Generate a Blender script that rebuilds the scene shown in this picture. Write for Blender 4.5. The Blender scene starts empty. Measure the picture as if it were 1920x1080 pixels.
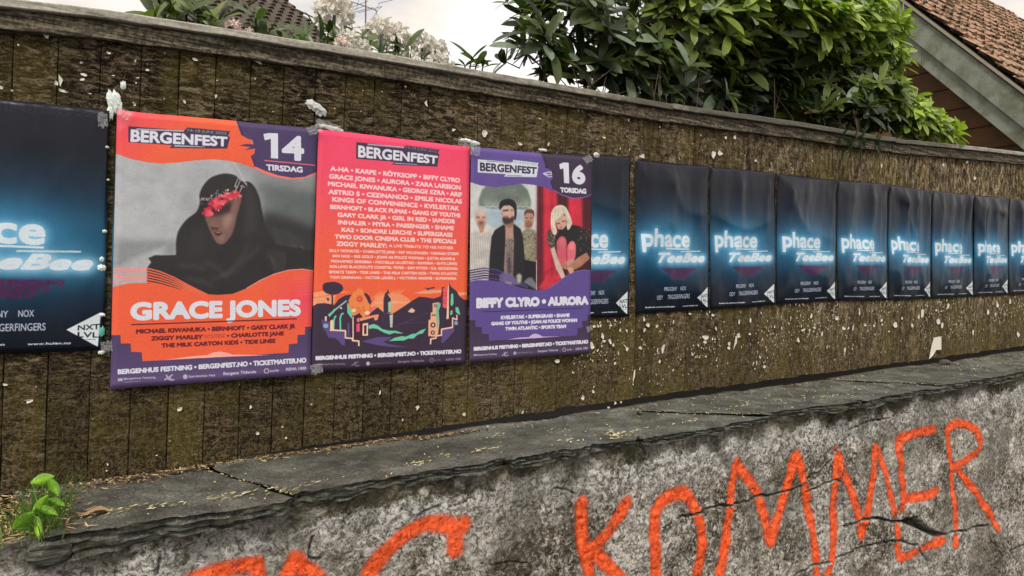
import bpy, bmesh, math, random
import numpy as np
from mathutils import Matrix, Vector

# ---------------------------------------------------------------- camera, sky, sun, exposure
F_PX, YAW, PITCH, ROLL = 1272.4711, 0.5282, -0.0096, 0.0381
CAM = np.array([0.0193, -2.8331, -0.5642])
G = 0.0494                                     # the wall, the slabs and the fence all climb by this slope


def cam_axes():
    cy, sy, cp, sp = math.cos(YAW), math.sin(YAW), math.cos(PITCH), math.sin(PITCH)
    fw = np.array([sy * cp, cy * cp, sp]); r = np.array([cy, -sy, 0.0]); u = np.cross(r, fw)
    c, s = math.cos(ROLL), math.sin(ROLL)
    return c * r + s * u, -s * r + c * u, fw


RGT, UPV, FWD = cam_axes()


def at(x, y, n=(0, 1, 0), c=0.0):
    """point of the plane n.P = c seen at photo pixel (x, y)"""
    d = FWD + RGT * (x - 960) / F_PX - UPV * (y - 540) / F_PX
    n = np.array(n, float)
    return CAM + d * ((c - CAM @ n) / (d @ n))


scene = bpy.context.scene
cam_data = bpy.data.cameras.new('camera')
cam_data.sensor_width = 36.0
cam_data.lens = F_PX / 1920 * 36
cam_data.clip_start = 0.05
cam_data.clip_end = 2000
cam_ob = bpy.data.objects.new('camera', cam_data)
scene.collection.objects.link(cam_ob)
M3 = Matrix(((RGT[0], UPV[0], -FWD[0]), (RGT[1], UPV[1], -FWD[1]), (RGT[2], UPV[2], -FWD[2])))
cam_ob.matrix_world = Matrix.Translation(Vector(CAM)) @ M3.to_4x4()
scene.camera = cam_ob

SUN_ELEV, SUN_AZ = math.radians(52), math.radians(222)      # azimuth clockwise from +Y: behind the camera's left shoulder
world = bpy.data.worlds.new('World')
scene.world = world
world.use_nodes = True
wn = world.node_tree
wn.nodes.clear()
w_out = wn.nodes.new('ShaderNodeOutputWorld')
w_sky = wn.nodes.new('ShaderNodeTexSky'); w_sky.sky_type = 'NISHITA'; w_sky.sun_disc = False
w_sky.sun_elevation = SUN_ELEV; w_sky.sun_rotation = SUN_AZ
w_bg = wn.nodes.new('ShaderNodeBackground'); w_bg.inputs['Strength'].default_value = 0.10
wn.links.new(w_sky.outputs[0], w_bg.inputs['Color'])
w_tc = wn.nodes.new('ShaderNodeTexCoord')
w_map = wn.nodes.new('ShaderNodeMapping'); w_map.inputs['Scale'].default_value = (1.3, 1.3, 3.2)
w_map.inputs['Location'].default_value = (0.35, 0.1, 0.55)
wn.links.new(w_tc.outputs['Generated'], w_map.inputs['Vector'])
w_no = wn.nodes.new('ShaderNodeTexNoise'); w_no.inputs['Scale'].default_value = 2.9
w_no.inputs['Detail'].default_value = 6; w_no.inputs['Roughness'].default_value = 0.5
wn.links.new(w_map.outputs[0], w_no.inputs['Vector'])
w_cr = wn.nodes.new('ShaderNodeValToRGB')
w_cr.color_ramp.elements[0].position = 0.38; w_cr.color_ramp.elements[0].color = (0.70, 0.68, 0.66, 1)
w_cr.color_ramp.elements[1].position = 0.60; w_cr.color_ramp.elements[1].color = (1.0, 0.985, 0.95, 1)
e = w_cr.color_ramp.elements.new(0.49); e.color = (0.96, 0.86, 0.74, 1)
wn.links.new(w_no.outputs['Fac'], w_cr.inputs['Fac'])
w_bg2 = wn.nodes.new('ShaderNodeBackground'); w_bg2.inputs['Strength'].default_value = 1.04
wn.links.new(w_cr.outputs[0], w_bg2.inputs['Color'])
w_mix = wn.nodes.new('ShaderNodeMixShader'); w_mix.inputs[0].default_value = 0.86
wn.links.new(w_bg.outputs[0], w_mix.inputs[1]); wn.links.new(w_bg2.outputs[0], w_mix.inputs[2])
wn.links.new(w_mix.outputs[0], w_out.inputs['Surface'])

sun_data = bpy.data.lights.new('sun', 'SUN')
sun_data.energy = 2.2
sun_data.angle = math.radians(14)
sun_data.color = (1.0, 0.96, 0.9)
sun_ob = bpy.data.objects.new('sun', sun_data)
scene.collection.objects.link(sun_ob)
sd = Vector((math.sin(SUN_AZ) * math.cos(SUN_ELEV), math.cos(SUN_AZ) * math.cos(SUN_ELEV), math.sin(SUN_ELEV)))
sun_ob.rotation_euler = sd.to_track_quat('Z', 'Y').to_euler()

scene.view_settings.view_transform = 'Standard'
scene.view_settings.look = 'None'
scene.view_settings.gamma = 1.0
scene.view_settings.exposure = 0.22
scene.view_settings.use_curve_mapping = False
scene.cycles.max_bounces = 6
scene.cycles.transparent_max_bounces = 12

# ---------------------------------------------------------------- helpers
RNG = np.random.default_rng(7)
random.seed(7)
COL = scene.collection


def link(o, parent=None):
    COL.objects.link(o)
    if parent is not None:
        o.parent = parent
    return o


def empty(name, loc, label, cat, group=None):
    o = bpy.data.objects.new(name, None)
    o.empty_display_size = 0.1
    o.location = loc
    o['label'] = label; o['category'] = cat
    if group: o['group'] = group
    return link(o)


def mesh(name, verts, faces, mat=None, parent=None, smooth=False, loc=None):
    """verts in world space; with a parent the mesh is shifted to the parent's frame"""
    v = np.asarray(verts, float)
    off = np.zeros(3)
    if parent is not None:
        p = parent
        while p is not None:
            off = off + np.array(p.location); p = p.parent
    if loc is not None:
        off = off + np.array(loc)
    me = bpy.data.meshes.new(name)
    v = v - off
    f = faces
    if isinstance(f, np.ndarray):
        n, k = f.shape
        me.vertices.add(len(v)); me.vertices.foreach_set('co', v.ravel().astype(np.float32))
        me.loops.add(n * k); me.loops.foreach_set('vertex_index', f.ravel().astype(np.int32))
        me.polygons.add(n); me.polygons.foreach_set('loop_start', np.arange(0, n * k, k, dtype=np.int32))
        me.update(calc_edges=True)
    else:
        me.from_pydata([tuple(q) for q in v], [], [tuple(int(i) for i in q) for q in f])
    if smooth:
        me.polygons.foreach_set('use_smooth', np.ones(len(me.polygons), bool))
    if mat: me.materials.append(mat)
    me.validate()
    o = bpy.data.objects.new(name, me)
    if loc is not None: o.location = loc
    return link(o, parent)


def grid_faces(nu, nv):
    i, j = np.meshgrid(np.arange(nu - 1), np.arange(nv - 1), indexing='ij')
    a = (i * nv + j).ravel()
    return np.stack([a, a + nv, a + nv + 1, a + 1], 1)


def bevel_box(x0, x1, y0, y1, z0, z1, b=0.003):
    """box with chamfered edges as verts, faces"""
    bm = bmesh.new()
    bmesh.ops.create_cube(bm, size=1)
    for v in bm.verts:
        v.co = Vector(((x0 + x1) / 2 + v.co.x * (x1 - x0), (y0 + y1) / 2 + v.co.y * (y1 - y0), (z0 + z1) / 2 + v.co.z * (z1 - z0)))
    if b > 0:
        bmesh.ops.bevel(bm, geom=bm.edges[:], offset=b, segments=1, affect='EDGES')
    vs = [tuple(v.co) for v in bm.verts]; bm.verts.index_update()
    fs = [[v.index for v in f.verts] for f in bm.faces]
    bm.free()
    return vs, fs


class Acc:
    """collects pieces for one joined mesh"""
    def __init__(s): s.v = []; s.f = []; s.n = 0; s.c = []
    def add(s, v, f, col=None):
        v = np.asarray(v, float); s.v.append(v)
        s.f += [[i + s.n for i in q] for q in f]; s.n += len(v)
        if col is not None: s.c.append(np.tile(np.array([*col, 1.0]), (len(v), 1)))
    def build(s, name, mat, parent=None, smooth=False):
        o = mesh(name, np.concatenate(s.v), s.f, mat, parent, smooth)
        if s.c:
            a = o.data.attributes.new('tint', 'FLOAT_COLOR', 'POINT')
            a.data.foreach_set('color', np.concatenate(s.c).ravel().astype(np.float32))
        return o


def tube(pts, radii, n=6):
    pts = [np.array(p, float) for p in pts]
    if not hasattr(radii, '__len__'): radii = [radii] * len(pts)
    vs, fs = [], []
    for i, p in enumerate(pts):
        t = pts[min(i + 1, len(pts) - 1)] - pts[max(i - 1, 0)]; t = t / (np.linalg.norm(t) + 1e-9)
        a = np.cross(t, [0, 0, 1.0] if abs(t[2]) < .9 else [1.0, 0, 0]); a /= np.linalg.norm(a); b = np.cross(t, a)
        for k in range(n):
            th = 2 * math.pi * k / n
            vs.append(p + radii[i] * (math.cos(th) * a + math.sin(th) * b))
    for i in range(len(pts) - 1):
        for k in range(n):
            k2 = (k + 1) % n
            fs.append([i * n + k, i * n + k2, (i + 1) * n + k2, (i + 1) * n + k])
    fs.append(list(range(n))[::-1]); fs.append([(len(pts) - 1) * n + k for k in range(n)])
    return vs, fs


def _hash(ix, iy, seed):
    h = (ix.astype(np.int64) * 374761393 + iy.astype(np.int64) * 668265263 + seed * 1442695041) & 0xffffffff
    h = ((h ^ (h >> 13)) * 1274126177) & 0xffffffff
    return ((h ^ (h >> 16)) & 0xffff) / 65535.0


def noise2(x, y, seed=0):
    x = np.asarray(x, float); y = np.asarray(y, float)
    ix = np.floor(x); iy = np.floor(y); fx = x - ix; fy = y - iy
    ix = ix.astype(np.int64); iy = iy.astype(np.int64)
    fx = fx * fx * (3 - 2 * fx); fy = fy * fy * (3 - 2 * fy)
    a = _hash(ix, iy, seed); b = _hash(ix + 1, iy, seed); c = _hash(ix, iy + 1, seed); d = _hash(ix + 1, iy + 1, seed)
    return (a * (1 - fx) + b * fx) * (1 - fy) + (c * (1 - fx) + d * fx) * fy


def fbm(x, y, seed=0, octv=4, gain=0.5):
    s = 0; a = 1; t = 0
    for k in range(octv):
        s = s + a * noise2(x * 2 ** k, y * 2 ** k, seed + k * 17); t += a; a *= gain
    return s / t


def srgb(r, g, b):
    f = lambda c: (c / 255 / 12.92) if c / 255 <= 0.04045 else ((c / 255 + 0.055) / 1.055) ** 2.4
    return (f(r), f(g), f(b), 1.0)


# ---------------------------------------------------------------- materials
class Mat:
    def __init__(s, name, rough=0.8, spec=0.4):
        s.m = bpy.data.materials.new(name); s.m.use_nodes = True
        s.t = s.m.node_tree; s.b = s.t.nodes['Principled BSDF']
        s.out = s.t.nodes['Material Output']
        s.b.inputs['Roughness'].default_value = rough
        s.b.inputs['Specular IOR Level'].default_value = spec
        s.geo = s.t.nodes.new('ShaderNodeNewGeometry')
        s.pos = s.geo.outputs['Position']
    def put(s, sock, val):
        if isinstance(val, bpy.types.NodeSocket): s.t.links.new(val, sock)
        else: sock.default_value = val
    def map(s, scale=(1, 1, 1), vec=None, rot=(0, 0, 0), loc=(0, 0, 0)):
        n = s.t.nodes.new('ShaderNodeMapping'); s.put(n.inputs['Vector'], vec or s.pos)
        n.inputs['Scale'].default_value = scale; n.inputs['Rotation'].default_value = rot; n.inputs['Location'].default_value = loc
        return n.outputs[0]
    def noise(s, scale, vec=None, detail=5, rough=0.6, dist=0.0):
        n = s.t.nodes.new('ShaderNodeTexNoise'); s.put(n.inputs['Vector'], vec or s.pos)
        n.inputs['Scale'].default_value = scale; n.inputs['Detail'].default_value = detail
        n.inputs['Roughness'].default_value = rough; n.inputs['Distortion'].default_value = dist
        return n.outputs['Fac']
    def voro(s, scale, vec=None, feature='F1', rnd=1.0, out='Distance'):
        n = s.t.nodes.new('ShaderNodeTexVoronoi'); n.feature = feature; s.put(n.inputs['Vector'], vec or s.pos)
        n.inputs['Scale'].default_value = scale; n.inputs['Randomness'].default_value = rnd
        return n.outputs[out]
    def ramp(s, fac, stops, interp='LINEAR'):
        n = s.t.nodes.new('ShaderNodeValToRGB'); s.put(n.inputs[0], fac); cr = n.color_ramp; cr.interpolation = interp
        while len(cr.elements) < len(stops): cr.elements.new(0.5)
        for e_, (p, c) in zip(cr.elements, sorted(stops, key=lambda q: q[0])):
            e_.position = p; e_.color = c if hasattr(c, '__len__') else (c, c, c, 1)
        return n.outputs[0]
    def mix(s, fac, a, b, mode='MIX'):
        n = s.t.nodes.new('ShaderNodeMix'); n.data_type = 'RGBA'; n.blend_type = mode
        s.put(n.inputs[0], fac); s.put(n.inputs[6], a); s.put(n.inputs[7], b)
        return n.outputs[2]
    def math(s, op, a, b=0.0, c=None, clamp=False):
        n = s.t.nodes.new('ShaderNodeMath'); n.operation = op; n.use_clamp = clamp
        s.put(n.inputs[0], a); s.put(n.inputs[1], b)
        if c is not None: s.put(n.inputs[2], c)
        return n.outputs[0]
    def bump(s, h, dist=0.01, strength=1.0, normal=None):
        n = s.t.nodes.new('ShaderNodeBump'); s.put(n.inputs['Height'], h)
        n.inputs['Distance'].default_value = dist; n.inputs['Strength'].default_value = strength
        if normal: s.put(n.inputs['Normal'], normal)
        return n.outputs[0]
    def sep(s, vec=None):
        n = s.t.nodes.new('ShaderNodeSeparateXYZ'); s.put(n.inputs[0], vec or s.pos); return n.outputs
    def attr(s, name, out='Color'):
        n = s.t.nodes.new('ShaderNodeAttribute'); n.attribute_name = name; return n.outputs[out]
    def rand(s):
        n = s.t.nodes.new('ShaderNodeObjectInfo'); return n.outputs['Random']
    def base(s, c): s.put(s.b.inputs['Base Color'], c)
    def normal(s, c): s.put(s.b.inputs['Normal'], c)


def plain(name, col, rough=0.8, var=0.25, scale=30, bump=0.002):
    m = Mat(name, rough)
    n = m.noise(scale, detail=6)
    c = m.mix(n, tuple(q * (1 - var) for q in col[:3]) + (1,), tuple(min(1, q * (1 + var)) for q in col[:3]) + (1,))
    m.base(c)
    if bump: m.normal(m.bump(n, bump))
    return m.m


def mat_board():
    m = Mat('weathered_board', 0.9, 0.12)
    x, y, z = m.sep()
    right = m.ramp(m.math('MULTIPLY_ADD', x, 0.16, -0.12, clamp=True), [(0.0, 0.0), (0.35, 0.55), (0.75, 1.0)])
    # torn layers: flattish horizontal tatters on the left, vertical ones on the right
    tat = m.noise(1.0, m.map((17, 17, 52)), 8, 0.76, 1.0)
    ver = m.noise(1.0, m.map((34, 34, 13)), 8, 0.78, 0.6)
    fine = m.noise(150, detail=4, rough=0.7)
    grain = m.noise(1.0, m.map((95, 30, 4)), 5, 0.7)
    patt = m.mix(right, tat, ver)
    patt = m.mix(0.26, patt, fine)
    big = m.noise(2.3, detail=4)
    dark = m.ramp(patt, [(0.42, srgb(16, 11, 7)), (0.47, srgb(52, 41, 28)), (0.515, srgb(90, 77, 58)), (0.58, srgb(150, 135, 110))])
    lite = m.ramp(patt, [(0.405, srgb(24, 17, 9)), (0.455, srgb(72, 58, 38)), (0.51, srgb(124, 106, 78)), (0.575, srgb(196, 178, 148))])
    c = m.mix(m.math('MULTIPLY', right, 0.85), dark, lite)
    # lower part of the boards is smoother, damp and olive
    rel = m.math('MULTIPLY_ADD', x, -G, z)
    low = m.ramp(m.math('ADD', m.math('MULTIPLY', rel, 1.0), m.math('MULTIPLY', m.math('SUBTRACT', big, 0.5), 0.5)), [(-0.0, 1.0), (1.0, 0.0)])
    lowm = m.ramp(m.math('MULTIPLY_ADD', m.math('ADD', rel, m.math('MULTIPLY', m.math('SUBTRACT', big, .5), .6)), -1.6, -1.1, clamp=True), [(0.0, 0.0), (1.0, 1.0)])
    lowc = m.ramp(m.mix(0.35, m.noise(1.0, m.map((62, 62, 44)), 7, .78, .5), fine), [(0.41, srgb(20, 15, 8)), (0.485, srgb(64, 53, 34)), (0.56, srgb(136, 120, 88))])
    c = m.mix(m.math('MULTIPLY', lowm, 0.75), c, lowc)
    olive = m.ramp(m.noise(3.6, m.map((1.5, 1.5, 0.8), loc=(3, 1, 2)), 4, 0.6), [(0.46, 0.0), (0.60, 0.95)])
    c = m.mix(m.math('MULTIPLY', olive, 0.42), c, m.mix(patt, srgb(56, 50, 14), srgb(128, 116, 52)))
    tone = m.math('MULTIPLY_ADD', m.rand(), 0.40, m.math('MULTIPLY_ADD', right, .12, .60))
    c = m.mix(1.0, c, tone, 'MULTIPLY')
    m.base(c)
    h = m.math('ADD', patt, m.math('MULTIPLY', grain, 0.12))
    m.normal(m.bump(h, 0.022, 1.0))
    return m.m


def mat_cap():
    m = Mat('cap_timber', 0.8, 0.3)
    n = m.noise(1.0, m.map((5, 60, 90)), 6, 0.7, 0.5); f = m.noise(70, detail=5, rough=.7)
    c = m.ramp(m.mix(0.4, n, f), [(0.40, srgb(26, 21, 15)), (0.49, srgb(70, 61, 48)), (0.58, srgb(132, 122, 102))])
    m.base(c); m.normal(m.bump(m.mix(.4, n, f), 0.01, 0.8))
    return m.m


def mat_capping():
    m = Mat('weathered_grey_capping', 0.75, 0.4)
    n = m.noise(1.0, m.map((4, 50, 60)), 6, 0.7, 0.5); f = m.noise(60, detail=5, rough=.7)
    c = m.ramp(m.mix(0.5, n, f), [(0.34, srgb(112, 106, 94)), (0.5, srgb(164, 158, 144)), (0.68, srgb(202, 196, 182))])
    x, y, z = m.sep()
    dark_zone = m.ramp(m.math('ADD', m.math('MULTIPLY', x, 0.13), m.math('MULTIPLY', m.noise(9), .5)), [(0.42, 0.0), (0.60, 1.0), (0.95, 0.9), (1.0, 0.15)])
    c = m.mix(m.math('MULTIPLY', dark_zone, .82), c, srgb(58, 54, 38))  # darker, olive middle stretch of the capping
    m.base(c); m.normal(m.bump(m.mix(.4, n, f), 0.006, 0.7))
    return m.m


def mat_slab():
    m = Mat('dark_slate', 0.62, 0.5)
    f = m.noise(120, detail=6, rough=.75); n = m.noise(6, detail=6, rough=.6)
    st = m.noise(1.0, m.map((9, 14, 120)), 5, .6)
    c = m.ramp(m.mix(0.6, n, f), [(0.40, srgb(42, 42, 38)), (0.5, srgb(84, 84, 77)), (0.60, srgb(132, 132, 122))])
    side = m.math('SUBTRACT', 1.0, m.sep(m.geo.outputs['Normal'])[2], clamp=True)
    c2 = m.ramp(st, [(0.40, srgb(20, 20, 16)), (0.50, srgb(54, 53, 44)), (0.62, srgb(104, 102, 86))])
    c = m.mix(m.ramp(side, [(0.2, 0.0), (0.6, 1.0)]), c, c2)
    gr = m.ramp(m.noise(6.5, m.map((1, 1, 1), loc=(2, 5, 1)), 7, .7), [(0.50, 0.0), (0.60, 1.0)])
    c = m.mix(m.math('MULTIPLY', gr, .5), c, m.mix(f, srgb(46, 44, 32), srgb(92, 88, 64)))
    li = m.ramp(m.voro(34), [(0.10, 1.0), (0.20, 0.0)]); c = m.mix(m.math('MULTIPLY', m.math('MULTIPLY', li, m.ramp(n, [(.5, 0), (.6, 1)])), .45), c, srgb(150, 148, 132))
    m.base(c); m.normal(m.bump(m.math('ADD', f, m.math('MULTIPLY', n, 2.0)), 0.006, 1.0))
    return m.m


def mat_wall():
    m = Mat('old_rendered_masonry', 0.88, 0.25)
    x, y, z = m.sep()
    rel = m.math('SUBTRACT', m.math('MULTIPLY_ADD', x, G, -1.40), z)            # metres below the slabs
    g1 = m.noise(38, detail=6, rough=.74, dist=1.2); g2 = m.noise(150, detail=5, rough=.8)
    big = m.noise(2.2, detail=5, rough=.6); mid = m.noise(9, detail=5, rough=.65)
    gran = m.mix(.30, g1, g2)
    val = m.math('ADD', gran, m.math('MULTIPLY', m.math('SUBTRACT', big, .5), .26))
    val = m.math('ADD', val, m.math('MULTIPLY', m.math('SUBTRACT', mid, .5), .20))
    c = m.ramp(val, [(0.40, srgb(34, 29, 22)), (0.445, srgb(88, 80, 67)), (0.50, srgb(140, 132, 119)), (0.565, srgb(222, 216, 206))])
    # pale ragged lime band starting some way below the slabs
    edge = m.math('ADD', rel, m.math('MULTIPLY', m.math('SUBTRACT', mid, .5), .28))
    band = m.ramp(edge, [(0.060, 0.0), (0.070, 1.0), (0.12, .9), (0.24, 0.0)])
    c = m.mix(m.math('MULTIPLY', band, .72), c, m.ramp(gran, [(0.44, srgb(104, 100, 92)), (0.54, srgb(232, 229, 224))]))
    # damp mortar and moss directly beneath them
    dark_zone = m.ramp(edge, [(0.03, 1.0), (0.078, 0.0)])
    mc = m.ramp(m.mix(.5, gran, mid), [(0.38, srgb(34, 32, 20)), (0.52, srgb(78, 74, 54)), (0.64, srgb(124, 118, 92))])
    c = m.mix(m.math('MULTIPLY', dark_zone, .92), c, mc)
    stain = m.ramp(m.noise(1.0, m.map((5, 5, 1.2), loc=(4, 0, 1)), 5, .6), [(0.52, 0.0), (0.70, 1.0)])
    c = m.mix(m.math('MULTIPLY', stain, .5), c, srgb(70, 60, 44))
    pale = m.ramp(m.noise(1.7, m.map((1, 1, 1.2), loc=(5, 7, 3)), 6, .62, .6), [(0.50, 0.0), (0.57, 1.0)])
    c = m.mix(m.math('MULTIPLY', pale, .40), c, m.ramp(gran, [(0.40, srgb(96, 90, 80)), (0.50, srgb(196, 190, 180)), (0.58, srgb(236, 232, 226))]))
    blot = m.ramp(m.noise(2.3, m.map((1, 1, .7), loc=(8, 1, 6)), 6, .65, .8), [(0.53, 0.0), (0.61, 1.0)])
    c = m.mix(m.math('MULTIPLY', blot, .55), c, m.mix(g1, srgb(30, 26, 18), srgb(104, 94, 74)))
    wash = m.ramp(m.noise(1.3, m.map((1, 1, 1.4), loc=(9, 2, 4)), 6, .6), [(0.50, 0.0), (0.62, 1.0)])
    c = m.mix(m.math('MULTIPLY', wash, .26), c, m.mix(g1, srgb(96, 90, 78), srgb(166, 158, 144)))
    pit = m.ramp(m.voro(9, m.map((1, 1, 1.3), loc=(1, 2, 3))), [(0.05, 1.0), (0.13, 0.0)])
    c = m.mix(m.math('MULTIPLY', m.math('MULTIPLY', pit, m.ramp(mid, [(.48, 0), (.58, 1)])), .85), c, srgb(24, 20, 15))
    cav = m.attr('crack', 'Fac')
    c = m.mix(m.math('MULTIPLY', cav, .9, clamp=True), c, srgb(22, 19, 15))
    m.base(c)
    m.normal(m.bump(gran, 0.016, 1.0))
    return m.m


def mat_spray():
    m = Mat('orange_spray_paint', 0.6, 0.4)
    d = m.attr('inside', 'Fac')                       # 1 in the core of the stroke, 0 at its misty rim
    g = m.noise(38, detail=6, rough=.74, dist=1.2); g2 = m.noise(240, detail=3, rough=.7); gg = m.noise(9, detail=4)
    tone = m.ramp(m.mix(.5, g, g2), [(0.38, srgb(196, 52, 12)), (0.48, srgb(246, 82, 26)), (0.60, srgb(255, 124, 66))])
    m.base(tone); m.normal(m.bump(g, 0.008, 0.6))
    thr = m.math('ADD', m.math('MULTIPLY', m.mix(.65, g, g2), .62), .06)
    a = m.math('MULTIPLY', m.math('SUBTRACT', d, thr), 2.2, clamp=True)
    pit = m.ramp(m.math('ADD', g, m.math('MULTIPLY', g2, .35)), [(0.54, 0.22), (0.635, 1.0)])
    a = m.math('MULTIPLY', a, pit)
    tr = m.t.nodes.new('ShaderNodeBsdfTransparent'); mx = m.t.nodes.new('ShaderNodeMixShader')
    m.put(mx.inputs[0], a); m.put(mx.inputs[1], tr.outputs[0]); m.put(mx.inputs[2], m.b.outputs[0])
    m.put(m.out.inputs['Surface'], mx.outputs[0])
    return m.m


def mat_leaf(name, rough=0.38):
    m = Mat(name, rough, 0.5)
    c = m.attr('tint')
    v = m.noise(25, detail=3)
    c = m.mix(1.0, c, m.ramp(v, [(0.3, 0.72), (0.7, 1.12)]), 'MULTIPLY')
    m.base(c)
    tr = m.t.nodes.new('ShaderNodeBsdfTranslucent'); m.put(tr.inputs[0], m.mix(1.0, c, (1.2, 1.5, 0.55, 1), 'MULTIPLY'))
    mx = m.t.nodes.new('ShaderNodeMixShader'); mx.inputs[0].default_value = 0.28
    m.put(mx.inputs[1], m.b.outputs[0]); m.put(mx.inputs[2], tr.outputs[0]); m.put(m.out.inputs['Surface'], mx.outputs[0])
    m.normal(m.bump(v, 0.003, 0.5))
    return m.m


def mat_print(name, img, rough, bump_scale=22, bump_d=0.004, coat=0.0, spec=.4):
    m = Mat(name, rough, spec)
    n = m.t.nodes.new('ShaderNodeTexImage'); n.image = img; n.extension = 'EXTEND'; n.interpolation = 'Cubic'
    uv = m.t.nodes.new('ShaderNodeUVMap'); uv.uv_map = 'UVMap'; m.put(n.inputs[0], uv.outputs[0])
    fib = m.noise(420, detail=2, rough=.6)
    c = m.mix(1.0, n.outputs[0], m.ramp(fib, [(0.35, 0.86), (0.65, 1.08)]), 'MULTIPLY')
    m.base(c)
    w = m.noise(1.0, m.map((bump_scale, bump_scale, bump_scale * .35)), 2, .45, .2)
    m.normal(m.bump(w, bump_d, 0.6))
    if coat:
        m.b.inputs['Coat Weight'].default_value = coat; m.b.inputs['Coat Roughness'].default_value = 0.28
    return m.m


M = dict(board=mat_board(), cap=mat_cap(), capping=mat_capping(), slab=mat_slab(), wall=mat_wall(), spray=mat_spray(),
         leaf=mat_leaf('rhododendron_leaf'), weed=mat_leaf('seedling_leaf', .5),
         scrap=plain('torn_paper', srgb(214, 208, 192), .8, .12, 60, .002),
         bark=plain('bark', srgb(66, 54, 42), .9, .4, 60, .004),
         soil=plain('dark_soil', srgb(34, 27, 20), .95, .5, 40, .01),
         asphalt=plain('asphalt', srgb(66, 66, 68), .9, .3, 90, .004),
         grass=plain('garden_turf', srgb(58, 74, 36), .95, .4, 20, .02),
         twig=plain('dead_twig', srgb(110, 92, 70), .9, .3, 60, .002))

# ---------------------------------------------------------------- ground
def smooth_line(pts, xs):
    X = np.array([p[0] for p in pts]); Z = np.array([p[2] for p in pts])
    return np.interp(xs, X, Z - G * X) + G * np.asarray(xs)


TOP_PTS = [at(x, y) for x, y in [(0, 3), (205, 26), (640, 93), (960, 148), (1280, 203), (1500, 234), (1640, 258), (1813, 275), (1910, 286)]]
def cap_z(x):                 # top of the capping along the fence
    return smooth_line(TOP_PTS, x)
def base_z(x):                # top of the slabs at the fence
    return -1.343 + G * np.asarray(x, float)


gnd = mesh('pavement', [(-300, -300, -2.74), (300, -300, -2.74), (300, 300, -2.74), (-300, 300, -2.74)], [[0, 1, 2, 3]], M['asphalt'])
gnd['kind'] = 'structure'
gx0, gx1 = -14.0, 30.0
tv = [(gx0, .045, -2.8), (gx1, .045, -2.8), (gx1, 40, -2.8), (gx0, 40, -2.8)] + \
     [(x, y, float(base_z(x)) - .005) for x, y in ((gx0, .045), (gx1, .045), (gx1, 40), (gx0, 40))]
gar = mesh('garden_ground', tv, [[0, 3, 2, 1], [4, 5, 6, 7], [0, 1, 5, 4], [1, 2, 6, 5], [2, 3, 7, 6], [3, 0, 4, 7]], M['soil'])
gar['kind'] = 'structure'

# ---------------------------------------------------------------- the wooden fence
FX0, FX1, PITCHB, OFFB = -0.93, 11.0, 0.1254, -0.1746
fence = empty('wooden_fence', (0, 0, float(base_z(0))), 'long weathered dark brown board fence covered in torn paper and pasted posters', 'fence')
nb = 0
k0 = int((FX0 - OFFB) / PITCHB) - 1
k1 = int((FX1 - OFFB) / PITCHB)
BOARD_Y = {}
for k in range(k0, k1):
    xa = OFFB + k * PITCHB; xb = xa + PITCHB
    gap = 0.0011 + 0.0014 * random.random() ** 2
    xa += gap; xb -= gap
    zb = float(base_z((xa + xb) / 2)) + float(np.interp(xa, [0, .8, 2.4], [.016, .030, .052])) + random.uniform(-.006, .004)
    zt = float(cap_z((xa + xb) / 2)) - .03
    yo = random.uniform(-.0022, .0022)
    ns = 26
    zs = np.linspace(zb, zt, ns)
    prof = [(xa, .022), (xa, .0028), (xa + .0028, 0), (xa + .045, 0), (xb - .045, 0), (xb - .0028, 0), (xb, .0028), (xb, .012), (xb + .006, .0125), (xb + .006, .018), (xb, .0185), (xb, .022)]
    V = np.zeros((ns, len(prof), 3))
    for j, (px, py) in enumerate(prof):
        V[:, j, 0] = px + (noise2(zs * 9, np.full(ns, k * 3.1 + (j > 3) * 50), 3) - .5) * .0022
        V[:, j, 1] = py + yo + (0 if j in (0, 11) else 1) * (noise2(zs * 7, np.full(ns, k * 5.3 + j), 5) - .5) * .0022
        V[:, j, 2] = zs + G * (px - (xa + xb) / 2)
    V[0, :, 2] += (noise2(np.arange(12) * .9, np.full(12, k * 1.7), 8) - .5) * .006
    fc = [list(q) for q in grid_faces(ns, len(prof))]
    fc = [q[::-1] for q in fc]
    nP = len(prof)
    fc += [list(range(nP)), [(ns - 1) * nP + j for j in range(nP)][::-1]]
    fc += [[i * nP, i * nP + nP - 1, (i + 1) * nP + nP - 1, (i + 1) * nP] for i in range(ns - 1)]
    ctr = ((xa + xb) / 2, 0.0, zb)
    mesh('board', V.reshape(-1, 3) , fc, M['board'], fence, loc=np.array(ctr) - np.array(fence.location))
    nb += 1

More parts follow.
